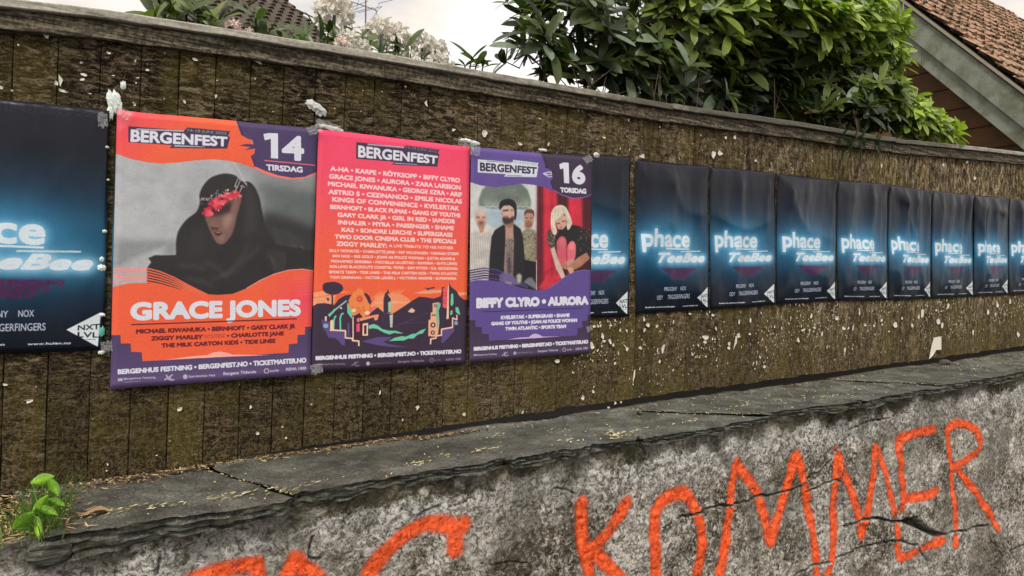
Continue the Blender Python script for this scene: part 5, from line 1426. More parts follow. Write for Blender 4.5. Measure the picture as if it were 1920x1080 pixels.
# big rhododendron leaning over the fence
rnd = random.Random(21)
LOBES = [  # px, py, depth behind the fence, radius px across, radius px up, half depth, number of shoots, how much new growth and painted skylight
    (988, 100, .55, 46, 44, .28, 17, 0.0), (1065, 70, .7, 82, 80, .40, 44, .02), (1010, 22, 1.0, 62, 36, .3, 16, .05), (1150, 115, .60, 95, 65, .35, 44, .03), (1185, 30, .8, 115, 75, .45, 60, .25), (1290, 55, .6, 110, 85, .45, 84, .6),
    (1270, 165, .55, 120, 42, .35, 40, .0), (1400, 40, .50, 110, 66, .45, 112, .9), (1395, 150, .62, 110, 55, .35, 52, .0), (1495, 50, .45, 100, 66, .40, 110, 1.0), (1520, 165, .58, 100, 65, .35, 56, .05),
    (1585, 48, .40, 78, 62, .35, 90, 1.1), (1612, 112, .40, 58, 56, .30, 70, 1.0), (1612, 190, .34, 60, 50, .28, 64, .40), (1655, 190, .30, 42, 40, .22, 56, .95), (1690, 222, .26, 44, 30, .20, 50, .9), (1745, 243, .22, 40, 17, .14, 30, .9),
    (1590, 222, .18, 60, 34, .20, 30, .05), (1180, -60, .9, 150, 60, .5, 44, .2), (1420, -60, .8, 180, 60, .5, 80, .7), (1440, 205, .5, 120, 25, .22, 24, .0),
    (1260, 150, 1.5, 130, 60, .3, 50, .0), (1420, 130, 1.5, 150, 80, .3, 90, .0), (1540, 160, 1.3, 110, 70, .3, 70, .0), (1330, 200, 1.1, 120, 30, .25, 34, .0), (1500, 225, 1.0, 110, 30, .25, 40, .0)]
c0 = at(1350, 150, (0, 1, 0), .6)
bush = empty('rhododendron_bush', (c0[0], .6, float(base_z(c0[0]))), 'large dark green rhododendron bush with bright new leaves and skylight-tinted tops leaning over the fence', 'bush')
mats_, tints_, tips = [], [], []
for (px, py, yc, rx, rz, ry, n, new) in LOBES:
    C = at(px, py, (0, 1, 0), yc); Xr = (at(px + rx, py, (0, 1, 0), yc)[0] - at(px - rx, py, (0, 1, 0), yc)[0]) / 2; Zr = abs(at(px, py - rz, (0, 1, 0), yc)[2] - at(px, py + rz, (0, 1, 0), yc)[2]) / 2
    for k in range(int(n * .85)):
        d = Vector((rnd.gauss(0, 1), rnd.gauss(0, 1), rnd.gauss(0, 1))).normalized()
        if d.y > .5: d.y *= -1
        r = rnd.uniform(.55, 1.0) ** .6
        p = Vector((C[0] + d.x * Xr * r, C[1] + d.y * ry * r, C[2] + d.z * Zr * r))
        if p.y < .09 and p.z < float(cap_z(p.x)) + .05: p.y = .09 + abs(p.y) * .3
        axis = Vector((d.x * .9, d.y * .9 - .25, d.z * .6 + .75))
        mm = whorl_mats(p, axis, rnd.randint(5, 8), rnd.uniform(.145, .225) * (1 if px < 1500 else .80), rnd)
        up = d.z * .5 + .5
        new_lit = min(1, max(0, new * (.25 + 1.15 * up) + rnd.uniform(-.22, .18)))  # new growth plus skylight painted into the upper leaves
        dim = 0 if new > .2 else (1 - up) * .8  # shade low in the bush put into the leaf tint
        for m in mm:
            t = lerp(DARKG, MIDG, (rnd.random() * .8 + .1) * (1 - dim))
            t = lerp(t, NEWLITG, min(1, max(0, new_lit + rnd.uniform(-.15, .15))))
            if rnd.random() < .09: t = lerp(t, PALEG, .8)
            if rnd.random() < .008: t = srgb(104, 84, 46)[:3]
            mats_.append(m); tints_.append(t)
        tips.append((p, (px, py, yc)))
# keep leaves from passing through the fence
ok = []
for i, m in enumerate(mats_):
    tip = m @ Vector((1, 0, 0)); b = m.translation
    bad = False
    for q in (tip, b, (tip + b) / 2):
        if q.y < .085 and q.z < float(cap_z(q.x)) + .012 and q.y > -.05: bad = True
        if q.y < .10 and q.z < float(cap_z(q.x)) - .05 and not (q.y < -.06): bad = True
    if not bad: ok.append(i)
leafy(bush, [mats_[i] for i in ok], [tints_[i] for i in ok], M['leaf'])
# branches: stems rising from the ground to the lobes, then twigs to the shoots
for s in range(9):
    px = [1010, 1090, 1180, 1260, 1340, 1420, 1500, 1580, 1660][s]
    top = at(px, 90, (0, 1, 0), .75); gx = c0[0] + (top[0] - c0[0]) * .45
    g = np.array([gx, .9, float(base_z(gx))]); mid = (g + top) / 2 + np.array([rnd.uniform(-.1, .1), .05, .05])
    v, f = tube([g, mid, top], [.035, .022, .010]); mesh('branch', v, f, M['bark'], bush)
acc = Acc()
for (p, lb) in tips[::2]:
    C = at(lb[0], lb[1], (0, 1, 0), lb[2] + .1); p2 = np.array(p); mid = C * .5 + p2 * .5 + np.array([rnd.uniform(-.05, .05), .03, -.05])
    v, f = tube([C, mid, p2], [.007, .005, .003], 4); acc.add(v, f)
o = acc.build('twigs', M['bark'], bush); o['kind'] = 'stuff'
# a few bare low twigs above the capping
acc = Acc()
for i in range(46):
    x = rnd.uniform(2.2, 4.6); y = rnd.uniform(.15, .5); z = float(cap_z(x)) - .1
    acc.add(*tube([(x, y, z), (x + rnd.uniform(-.1, .1), y, z + .2), (x + rnd.uniform(-.25, .25), y + .05, z + rnd.uniform(.3, .5))], [.005, .004, .002], 4))
o = acc.build('bare_twigs', M['bark'], bush); o['kind'] = 'stuff'
for pts in ([(1560, 1), (1600, .2), (1650, 2)],):
    pass
# the sprig that hangs over the street side of the fence
for (px, py, n) in ((1612, 262, 7), (1592, 272, 6), (1640, 268, 6), (1575, 258, 5)):
    P = at(px, py, (0, 1, 0), -.10)
    for i, m in enumerate(whorl_mats(P, (.35, -.6, -.15), n, .15, rnd, 1.2)):
        q = m @ Vector((1, 0, 0))
        if q.y > -.06: continue
        me = bpy.data.meshes.new('leaf'); V, F = LEAVES[i % 4]; me.from_pydata([tuple(v) for v in V], [], F); me.materials.append(M['leaf'])
        a = me.attributes.new('tint', 'FLOAT_COLOR', 'POINT'); t = lerp(DARKG, MIDG, rnd.random()); a.data.foreach_set('color', np.tile(np.array([*t, 1.0], np.float32), len(V)))
        o = bpy.data.objects.new('leaf', me); o.matrix_local = Matrix.Translation(-Vector(bush.location)) @ m; link(o, bush)
P0 = at(1600, 205, (0, 1, 0), .15); P1 = at(1608, 240, (0, 1, 0), -.04); P2 = at(1606, 262, (0, 1, 0), -.10)
v, f = tube([P0, P1, P2], [.008, .006, .004]); mesh('branch', v, f, M['bark'], bush)

# ---------------------------------------------------------------- flowering rhododendron behind the fence on the left
fl_m = Mat('pale_petal', .6, .3); fl_m.base(fl_m.attr('tint'))
ftr = fl_m.t.nodes.new('ShaderNodeBsdfTranslucent'); fl_m.put(ftr.inputs[0], fl_m.attr('tint')); fmx = fl_m.t.nodes.new('ShaderNodeMixShader'); fmx.inputs[0].default_value = .35
fl_m.put(fmx.inputs[1], fl_m.b.outputs[0]); fl_m.put(fmx.inputs[2], ftr.outputs[0]); fl_m.put(fl_m.out.inputs['Surface'], fmx.outputs[0])


def flower_mesh(tint, seed):
    r = random.Random(seed); V, F, C = [(0, 0, 0)], [], [(.30, .27, .12)]
    n = 5
    for k in range(n):                                     # five ruffled petals opening from a funnel
        th = 2 * math.pi * k / n + r.uniform(-.1, .1)
        b = len(V)
        for (rr, dz, dth) in ((.22, .42, -.45), (.22, .42, .45), (.62, .72, -.50), (.66, .70, 0), (.62, .72, .50), (1.05, .78 + r.uniform(-.1, .15), -.24), (1.30, .85 + r.uniform(-.25, .2), 0), (1.05, .78 + r.uniform(-.1, .15), .24)):
            V.append((rr * math.cos(th + dth), rr * math.sin(th + dth), dz)); C.append(tuple(c * (.86 if rr < .3 else 1) * r.uniform(.93, 1.0) for c in tint))
        F += [[0, b, b + 1], [b, b + 2, b + 3], [b, b + 3, b + 1], [b + 1, b + 3, b + 4], [b + 2, b + 5, b + 6, b + 3], [b + 3, b + 6, b + 7, b + 4]]
    me = bpy.data.meshes.new('flower'); me.from_pydata(V, [], F); me.materials.append(fl_m.m)
    a = me.attributes.new('tint', 'FLOAT_COLOR', 'POINT'); a.data.foreach_set('color', np.array([[*c, 1.0] for c in C], np.float32).ravel())
    return me


WHT = srgb(232, 226, 214)[:3]; PNK = srgb(250, 222, 212)[:3]
fmW = [flower_mesh(WHT, i) for i in range(3)]; fmP = [flower_mesh(PNK, i + 5) for i in range(3)]


def truss(root, px, py, y, rpx, n, kind, rnd):
    P = at(px, py, (0, 1, 0), y); R_ = abs(at(px, py - rpx, (0, 1, 0), y)[2] - P[2])
    v, f = tube([P + [0, 0, -R_ * 1.6], P + [0, 0, -R_ * .2], P + [0, 0, R_ * .3]], [R_ * .06, R_ * .10, R_ * .06], 6)
    core = mesh('flower_cluster', v, f, M['weed'], root, loc=P - np.array(root.location))
    a = core.data.attributes.new('tint', 'FLOAT_COLOR', 'POINT'); a.data.foreach_set('color', np.tile(np.array([.10, .13, .05, 1], np.float32), len(core.data.vertices)))
    n = int(n * .85)
    for k in range(n):
        z = 1 - 1.55 * (k + .5) / n; th = k * 2.39996 + rnd.uniform(-.2, .2); s = math.sqrt(max(0, 1 - z * z))
        d = Vector((s * math.cos(th), s * math.sin(th), z)); q = d.to_track_quat('Z', 'Y').to_matrix().to_4x4()
        o = bpy.data.objects.new('flower', (fmP if kind == 'p' else fmW)[k % 3])
        sc_ = R_ * rnd.uniform(.46, .62)
        o.matrix_local = Matrix.Translation(d * R_ * .52) @ q @ Matrix.Rotation(rnd.uniform(0, 6), 4, 'Z') @ Matrix.Diagonal((sc_, sc_, sc_ * 1.15, 1))
        link(o, core)


def shrub(name, label, cat, px0, px1, y, shoots, trusses, seed, tints, L=.13):
    r = random.Random(seed); P = at((px0 + px1) / 2, 60, (0, 1, 0), y)
    root = empty(name, (P[0], y, float(base_z(P[0]))), label, cat)
    ms, ts = [], []
    for (px, py, yy, n, ax) in shoots:
        c = at(px, py, (0, 1, 0), yy)
        for m in whorl_mats(c, ax, n, L * r.uniform(.85, 1.15), r, 1.1): ms.append(m); ts.append(lerp(tints[0], tints[1], r.random()))
        b = np.array([c[0] * .8 + P[0] * .2, y + .1, float(base_z(P[0])) + .4])
        v, f = tube([b, (b + c) / 2 + [0, 0, .1], c], [.012, .008, .004], 5); mesh('branch', v, f, M['bark'], root)
    leafy(root, ms, ts, M['leaf'], 300)
    for i, t in enumerate(trusses): truss(root, *t, r)
    for k in range(3):
        v, f = tube([(P[0] + k * .1 - .1, y + .1, float(base_z(P[0]))), (P[0] + (k - 1) * .3, y + .1, float(base_z(P[0])) + .6)], [.03, .018], 6); mesh('stem', v, f, M['bark'], root)
    return root


r = random.Random(31)
sh = []
for px, py in [(292, 30), (310, 18), (330, 36), (350, 22), (372, 34), (300, 42), (345, 48), (372, 8), (392, 44), (320, 8), (410, 36)]:
    sh.append((px, py + 4, r.uniform(.25, .5), 6, (r.uniform(-.6, .6), -.4, .5)))
shrub('rhododendron_shrub', 'low leafy shrub with long leaves standing before the dark tiled roof', 'shrub', 280, 420, .35, sh,
      [(437, 52, .22, 14, 9, 'p'), (466, 60, .20, 8, 6, 'p')], 41, (srgb(60, 66, 30), srgb(120, 138, 74)), .17)
sh = []
for px, py in [(478, 58), (500, 68), (525, 72), (550, 80), (575, 66), (600, 74), (560, 88), (615, 62), (480, 36), (590, 90), (640, 78)]:
    sh.append((px, py, r.uniform(.3, .55), 6, (r.uniform(-.6, .6), -.4, .6)))
for px, py in [(690, 88), (715, 100), (745, 104), (770, 100), (795, 112), (760, 92), (648, 66), (668, 82)]:
    sh.append((px, py, r.uniform(.3, .5), 5, (r.uniform(-.6, .6), -.4, .5)))
for px, py in [(884, 112), (893, 122), (872, 124), (905, 128)]:
    sh.append((px, py, .3, 4, (r.uniform(-.3, .3), -.1, .9)))
shrub('flowering_rhododendron', 'rhododendron with big round clusters of cream white flowers showing above the fence', 'shrub', 520, 820, .4, sh,
      [(627, 28, .55, 34, 24, 'w'), (655, 82, .30, 22, 15, 'w'), (712, 66, .45, 27, 20, 'w'), (742, 76, .42, 26, 18, 'w'), (675, 92, .25, 18, 12, 'w'), (792, 84, .40, 20, 15, 'w'), (815, 100, .40, 24, 18, 'w'),
       (822, 120, .28, 20, 14, 'w'), (770, 112, .30, 15, 9, 'w'), (640, 82, .22, 12, 9, 'p'), (845, 124, .30, 10, 7, 'w')], 43, (srgb(50, 62, 34), srgb(96, 116, 62)), .13)

# ---------------------------------------------------------------- house with the dark pantiled roof, far behind on the left
O = at(608, 72, (0, 1, 0), 12.0)
UPD = None
A_top = at(520, -8, (0, 1, 0), 13.3)
sdir = Vector(A_top - O).normalized()                        # up the slope
edir = Vector((-.88, -.475, 0)).normalized()                 # along the eaves to the left, towards the street
nrm = sdir.cross(edir).normalized()
if nrm.z < 0: nrm = -nrm
dh = empty('house_with_dark_roof', (O[0] - 2, O[1] + 1, float(base_z(O[0]))), 'house far behind the shrubs with a dark brown pantiled roof', 'house')
ov = Vector(O)
W_, H_ = 3.0, 3.4
for _ in range(300):
    q_ = ov + edir * W_ - sdir * 1.6; d_ = np.array(q_) - CAM
    if 960 + F_PX * (d_ @ RGT) / (d_ @ FWD) < 266: break
    W_ += .02
dk = plain('roof_underlay', srgb(40, 36, 32), .9, .2, 20, 0)
tile_m = Mat('dark_pantile', .7, .4); tn = tile_m.noise(9, detail=4); tile_m.base(tile_m.mix(tile_m.rand(), tile_m.mix(tn, srgb(54, 46, 38), srgb(82, 72, 60)), tile_m.mix(tn, srgb(68, 58, 48), srgb(100, 88, 74)))); tile_m.normal(tile_m.bump(tn, .01))


def slab_from(o0, e, s, n, w, h, t):
    V = [];
    for zz in (0, -t):
        for a, b in ((0, 0), (w, 0), (w, h), (0, h)): V.append(tuple(o0 + e * a + s * b + n * zz))
    return V, [[0, 1, 2, 3], [7, 6, 5, 4], [0, 4, 5, 1], [1, 5, 6, 2], [2, 6, 7, 3], [3, 7, 4, 0]]


v, f = slab_from(ov - sdir * 2.4, edir, sdir, nrm, W_, H_ + 2.4, .12); mesh('roof_deck', v, f, dk, dh)


def pantile(w, h, lift, amp, nx=7):
    V, F = [], []
    for j in range(2):
        for i in range(nx):
            u = i / (nx - 1)
            z = amp * math.sin(u * 2 * math.pi * .98 + .4) + (0 if j else lift)
            V.append((u * w, j * h, z + .01))
    for i in range(nx - 1): F.append([i, i + 1, nx + i + 1, nx + i])
    b = len(V)
    for i in range(nx): V.append((V[i][0], V[i][1], V[i][2] - lift * 1.1))
    for i in range(nx - 1): F.append([b + i, b + i + 1, i + 1, i])
    return V, F


TW, TH_ = .235, .30
pv, pf = pantile(TW * 1.04, TH_ * 1.12, .055, .034)
pme = bpy.data.meshes.new('roof_tile'); pme.from_pydata(pv, [], pf); pme.materials.append(tile_m.m)
rest = Acc(); cnt = 0
for row in range(-8, int(H_ / TH_)):
    for c in range(int(W_ / TW)):
        p = ov + edir * (c * TW) + sdir * (row * TH_) + nrm * (.012 + rnd.uniform(0, .006))
        m = Matrix(((edir.x, sdir.x, nrm.x, p.x), (edir.y, sdir.y, nrm.y, p.y), (edir.z, sdir.z, nrm.z, p.z), (0, 0, 0, 1))) @ Matrix.Rotation(rnd.uniform(-.012, .012), 4, 'Z')
        if cnt < 300 and -2 <= row < 9:
            o = bpy.data.objects.new('roof_tile', pme); o.matrix_local = Matrix.Translation(-Vector(dh.location)) @ m; link(o, dh); cnt += 1
        else:
            mm = np.array(m); V = np.array(pv) @ mm[:3, :3].T + mm[:3, 3]; rest.add(V, pf)
o = rest.build('roof_tiles', tile_m.m, dh); o['kind'] = 'stuff'
mesh('verge_board', *slab_from(ov - edir * .05 - sdir * 1.2 + nrm * .05, edir, sdir, nrm, .05, H_ + 1.2, .2), plain('verge', srgb(52, 46, 42), .8, .2, 20, 0), dh)
e2 = edir; back = Vector((-e2.y, e2.x, 0)) * (-1 if (Vector((-e2.y, e2.x, 0)).y < 0) else 1)
w0 = ov - nrm * .2 - sdir * 2.1; g = float(base_z(O[0])) - .6
V = []
for q in (w0 + e2 * .1, w0 + e2 * (W_ - .1), w0 + e2 * (W_ - .1) + back * 5, w0 + e2 * .1 + back * 5):
    V += [(q.x, q.y, g), (q.x, q.y, w0.z)]
mesh('wall', V, [[0, 2, 3, 1], [2, 4, 5, 3], [4, 6, 7, 5], [6, 0, 1, 7], [1, 3, 5, 7]], plain('dark_house_wall', srgb(60, 40, 36), .9, .1, 10, 0), dh)
# chimney-dark wall edge at the left end
q0 = at(262, 60, (0, 1, 0), 9.0)
# bent bare branch in front of the roof
bw = empty('bare_branch', tuple(at(395, 50, (0, 1, 0), .9)), 'thin bare dark branch bending across the dark tiled roof', 'branch')
mesh('stem', *tube([at(x, y, (0, 1, 0), .9) for x, y in [(388, 62), (400, 40), (430, 26), (455, 14), (475, 4), (500, -14)]], [.010, .009, .008, .007, .006, .005], 6), M['bark'], bw)
mesh('twig', *tube([at(x, y, (0, 1, 0), .95) for x, y in [(505, -6), (530, 8), (560, 20), (590, 34), (612, 60)]], [.004, .005, .005, .004, .003], 5), M['twig'], bw)

# ---------------------------------------------------------------- television aerial
met = plain('aerial_metal', srgb(128, 108, 124), .5, .15, 5, 0)
AY = 11.0
ap = lambda x, y, dy=0: at(x, y, (0, 1, 0), AY + dy)
b = ap(686, 75)
ant = empty('television_aerial', (b[0], b[1], b[2] - .6), 'thin lilac grey television aerial with crossed rods against the white sky', 'aerial')
mesh('mast', *tube([ap(685, 140), ap(685.5, 40), ap(686, -25)], .016, 6), met, ant)
mesh('boom', *tube([ap(640, -3, -.5), ap(664, 5, -.2), ap(686, 12), ap(706, 20, .3)], .010, 5), met, ant)
for a, b_ in [((655, 15), (690, 2)), ((655, 25), (700, 14)), ((672, 24), (716, 12)), ((658, 20), (684, 11)), ((668, 18), (674, -4)), ((710, 6), (736, 0)), ((708, 20), (702, 29)), ((704, 18), (712, 6)), ((704, 18), (711, 39)), ((690, 43), (735, 32)),
              ((655, 53), (686, 50)), ((672, 48), (676, 56)), ((708, 18), (716, 13))]:
    mesh('rod', *tube([ap(*a, -.1), ap(*b_, .1)], .006, 4), met, ant)

# ---------------------------------------------------------------- house on the right: gable, barge boards, pantiled roof
HX = 9.0
gp = lambda x, y, dx=0: at(x, y, (1, 0, 0), HX + dx)
S0, S1 = gp(1920, 281), gp(1660, 68)
slope = (S1[2] - S0[2]) / (S1[1] - S0[1]); SL = Vector((0, 1, slope)).normalized(); SN = Vector((0, -slope, 1)).normalized()
rh = empty('gabled_house', (HX + 3, 3.0, float(base_z(HX))), 'brown boarded house with grey green barge boards and an old red pantiled roof', 'house')
ytop = 4.6; ridge = None
def zl(y, off=0): return S0[2] + (y - S0[1]) * slope + off
b_m = Mat('grey_green_paint', .6, .4); bn = b_m.noise(5, detail=5); bf = b_m.noise(60, detail=5)
b_m.base(b_m.mix(b_m.ramp(bn, [(.42, 0), (.62, 1)]), b_m.mix(bf, srgb(112, 116, 102), srgb(146, 148, 134)), b_m.mix(bf, srgb(80, 84, 66), srgb(118, 120, 100)))); b_m.normal(b_m.bump(bf, .003))
y_lo = -.55


def gable_board(name, lo, hi, x0, x1, mat, y0, y1, lab=None):
    V = []
    for x in (x0, x1):
        for (y, o_) in ((y0, lo), (y1, lo), (y1, hi), (y0, hi)): V.append((x, y, zl(y, o_)))
    o = mesh(name, V, [[0, 3, 2, 1], [4, 5, 6, 7], [0, 1, 5, 4], [1, 2, 6, 5], [2, 3, 7, 6], [3, 0, 4, 7]], mat, rh)
    if lab: o['label'] = lab
    return o


z1 = gp(1920, 239)[2] - zl(gp(1920, 239)[1]); z2 = gp(1920, 166)[2] - zl(gp(1920, 166)[1])
brk = gp(1728, 110)[1]
gable_board('barge_board', 0.0, z1 - .004, HX + .0, HX + .035, b_m.m, y_lo, brk - .003)
gable_board('barge_board', 0.0, z1 - .004, HX + .0, HX + .035, b_m.m, brk + .003, ytop)
gable_board('barge_board', z1 + .002, z2 - .05, HX - .045, HX + .03, b_m.m, y_lo, ytop)
gable_board('verge_fillet', z2 - .05, z2 - .005, HX - .075, HX + .03, plain('pale_fillet', srgb(150, 142, 122), .7, .15, 20, .002), y_lo, ytop)
# wall of lapped boards, recessed under the barge boards
sid = Mat('brown_stained_board', .75, .3); sn = sid.noise(1.0, sid.map((30, 3, 60)), 5, .65); sb = sid.noise(1.6, detail=3)
sid.base(sid.mix(sid.ramp(sb, [(.4, 0), (.62, 1)]), sid.mix(sn, srgb(60, 42, 26), srgb(92, 68, 42)), sid.mix(sn, srgb(82, 54, 26), srgb(122, 82, 42)))); sid.normal(sid.bump(sn, .004))
WXL = HX + .30
zz = float(base_z(HX)) - .1
bp_ = gp(1755, 212, .30)[2] - gp(1755, 172, .30)[2]; bp_ = abs(bp_)
zref = gp(1755, 212, .30)[2]
kk = int((zz - zref) / bp_)
z = zref + kk * bp_
while z < 5.2:
    yl = max(y_lo + .3, S0[1] + (z - S0[2]) / slope - .35)      # where the roof slope meets this course
    yr = 7.5
    if yl < yr - .1:
        V = [(WXL - .024, yl, z + .001), (WXL - .024, yr, z + .001), (WXL - .006, yr, z + bp_ - .001), (WXL - .006, yl, z + bp_ - .001), (WXL + .02, yl, z + .001), (WXL + .02, yr, z + .001), (WXL + .02, yr, z + bp_ - .001), (WXL + .02, yl, z + bp_ - .001)]
        mesh('weather_board', V, [[0, 3, 2, 1], [4, 5, 6, 7], [0, 1, 5, 4], [1, 2, 6, 5], [2, 3, 7, 6], [3, 0, 4, 7]], sid.m, rh)
    z += bp_
gable_board('soffit', z1 - .10, z1 - .06, HX + .036, WXL + .06, plain('soffit', srgb(84, 84, 74), .8, .1, 10, 0), y_lo, ytop)
zb_ = float(base_z(HX)) - 1
mesh('wall_body', [(WXL + .022, y_lo + .4, zb_), (16, y_lo + .4, zb_), (16, 8, zb_), (WXL + .022, 8, zb_), (WXL + .022, y_lo + .4, zl(y_lo + .4) + .1), (16, y_lo + .4, zl(y_lo + .4) + .1), (16, 4.4, zl(4.4) + .1), (WXL + .022, 4.4, zl(4.4) + .1), (WXL + .022, 8, zl(4.4) + .1), (16, 8, zl(4.4) + .1)],
     [[0, 1, 2, 3], [0, 4, 5, 1], [4, 7, 6, 5], [7, 8, 9, 6], [8, 3, 2, 9], [0, 3, 8, 7, 4], [1, 5, 6, 9, 2]], sid.m, rh)
# roof: red pantiles, thick with moss
rt_m = Mat('old_red_pantile', .85, .2); r1 = rt_m.noise(7, detail=5, rough=.7); r2 = rt_m.noise(45, detail=5, rough=.7)
rc = rt_m.mix(r2, srgb(132, 94, 74), srgb(196, 158, 134)); rc = rt_m.mix(rt_m.math('MULTIPLY', rt_m.rand(), .4), rc, srgb(176, 150, 126)); rc = rt_m.mix(rt_m.ramp(r1, [(.47, 0), (.56, .92)]), rc, rt_m.mix(r2, srgb(54, 46, 32), srgb(98, 88, 58)))
rt_m.base(rc); rt_m.normal(rt_m.bump(r2, .008))
rx_ = Vector((1, 0, 0)); ro = Vector((HX - .07, y_lo, zl(y_lo, z2 + .0)))
v, f = slab_from(ro + SN * .0, rx_, SL, SN, 7.2, 7.2, .05); mesh('roof_deck', v, f, dk, rh)
TW2, TH2 = .21, .30
pv2, pf2 = pantile(TW2 * 1.06, TH2 * 1.14, .045, .034, 8)
pm2 = bpy.data.meshes.new('roof_tile'); pm2.from_pydata(pv2, [], pf2); pm2.materials.append(rt_m.m)
rest = Acc(); cand = []
for row in range(int(7.2 / TH2)):
    for c in range(int(7.0 / TW2)):
        p = ro + rx_ * (c * TW2) + SL * (row * TH2) + SN * (.012 + rnd.uniform(0, .012))
        m = Matrix(((rx_.x, SL.x, SN.x, p.x), (rx_.y, SL.y, SN.y, p.y), (rx_.z, SL.z, SN.z, p.z), (0, 0, 0, 1))) @ Matrix.Rotation(rnd.uniform(-.09, .09), 4, 'Z') @ Matrix.Rotation(rnd.uniform(-.03, .06), 4, 'X')
        d = p - Vector(CAM); zc = d.dot(Vector(FWD)); sx = 960 + F_PX * d.dot(Vector(RGT)) / zc; sy = 540 - F_PX * d.dot(Vector(UPV)) / zc
        vis = -40 < sy and sx < 1960
        cand.append((0 if vis else 1, d.length, m))
cand.sort(key=lambda q: q[:2])
for i, (vv, dd, m) in enumerate(cand):
    if i < 300:
        o = bpy.data.objects.new('roof_tile', pm2); o.matrix_local = Matrix.Translation(-Vector(rh.location)) @ m; link(o, rh)
    else:
        mm = np.array(m); rest.add(np.array(pv2) @ mm[:3, :3].T + mm[:3, 3], pf2)
o = rest.build('roof_tiles', rt_m.m, rh); o['kind'] = 'stuff'

# ---------------------------------------------------------------- seedlings, grass, litter and fallen bits on the slabs
def topz(x, y): return -1.343 + G * x + .004


SB = at(62, 1000, (-G, 0, 1), -1.343)
wd = empty('seedling', tuple(SB), 'bright green leafy seedling growing from the crack between the slabs at the left', 'weed')
LG_ = srgb(160, 208, 64)
rr_ = random.Random(3)


def broad_leaf(pc, ang, L, W, tilt, seed, tint):
    r = random.Random(seed); V, F = [], []; n = 12
    for i in range(n + 1):
        t = i / n; w = W * .42 * math.sin(math.pi * min(1, t * .93 + .05)) ** .85
        for s in (-1, -.5, 0, .5, 1):
            a, b = (t - .5) * L, s * w
            dep = -.004 * (1 - s * s) + .006 * math.sin(t * 3) + abs(s) * .003 - (.0 if s else -.003)
            V.append((pc[0] + a * math.cos(ang) - b * math.sin(ang), pc[1] + dep + tilt * b + tilt * .6 * a, pc[2] + a * math.sin(ang) + b * math.cos(ang)))
    F = [list(q) for q in grid_faces(n + 1, 5)]
    o = mesh('leaf', V, F, M['weed'], wd, smooth=True)
    cc = []
    for i in range(n + 1):
        for s in (-1, -.5, 0, .5, 1):
            k = (1.35 if s == 0 else (.80 if i % 2 else 1.05)) * r.uniform(.9, 1.08) * (.85 if abs(s) == 1 else 1)
            cc.append([min(1, c * k) for c in tint] + [1])
    a_ = o.data.attributes.new('tint', 'FLOAT_COLOR', 'POINT'); a_.data.foreach_set('color', np.array(cc, np.float32).ravel())
    return V


for i, (zx, zy, ang, L, W, dy) in enumerate([(240, 540, .25, 88, 62, 0), (302, 582, -1.1, 84, 50, -.02), (228, 672, .9, 92, 38, -.05), (318, 668, -.55, 78, 40, -.02), (262, 714, -.6, 100, 40, -.06), (132, 768, .75, 104, 66, -.07), (213, 812, -1.45, 100, 38, -.09),
                                             (282, 560, -.9, 60, 44, .03)]):
    pc = at(zx / 3, 720 + zy / 3, (0, 1, 0), -.40 + dy); k = np.linalg.norm(pc - CAM) / F_PX / 3
    t = lerp(LG_, srgb(98, 160, 44), rr_.random() * .8)
    broad_leaf(pc, ang, L * k, W * k, rr_.uniform(-.5, .5), i, t)
    v, f = tube([SB + [rr_.uniform(-.015, .015), 0, -.01], (SB + pc) / 2 + [rr_.uniform(-.01, .01), -.01, 0], pc - np.array([math.cos(ang), 0, math.sin(ang)]) * L * k * .45], [.0022, .0018, .0012], 5)
    o = mesh('stem', v, f, M['weed'], wd); a_ = o.data.attributes.new('tint', 'FLOAT_COLOR', 'POINT'); a_.data.foreach_set('color', np.tile(np.array([*srgb(96, 140, 50)[:3], 1], np.float32), len(v)))
acc = Acc()
for i in range(230):
    far_ = i > 160
    bx = SB[0] + rr_.gauss(0, .035) + (.03 if far_ else 0); by = SB[1] + rr_.gauss(.03, .05) + (.12 if far_ else 0); z0 = topz(bx, by) - .01
    h = rr_.uniform(.05, .15) + (.04 if far_ else 0); lean = rr_.gauss(.35 if far_ else -.05, .35); ln2 = rr_.gauss(-.1, .3); w = rr_.uniform(.0012, .0026)
    V = []
    for t in (0, .35, .7, 1):
        cx = bx + lean * h * t * t; cy = by + ln2 * h * t * t; cz = z0 + h * t * (1 - .25 * t * abs(lean))
        V += [(cx - w * (1 - t), cy, cz), (cx + w * (1 - t) + .0002, cy + .0005, cz)]
    acc.add(V, [[0, 1, 3, 2], [2, 3, 5, 4], [4, 5, 7, 6]], lerp(srgb(62, 92, 28), srgb(126, 158, 60), rr_.random()))
gt = acc.build('grass_tuft', M['weed']); gt['kind'] = 'stuff'; gt['label'] = 'thin green grass round the seedling in the crack'; gt['category'] = 'grass'

lit_m = Mat('dry_litter', .9, .2); lit_m.base(lit_m.attr('tint'))
BR = [srgb(*c)[:3] for c in [(74, 56, 38), (110, 86, 58), (158, 132, 96), (196, 172, 130), (52, 38, 28), (132, 104, 78)]]


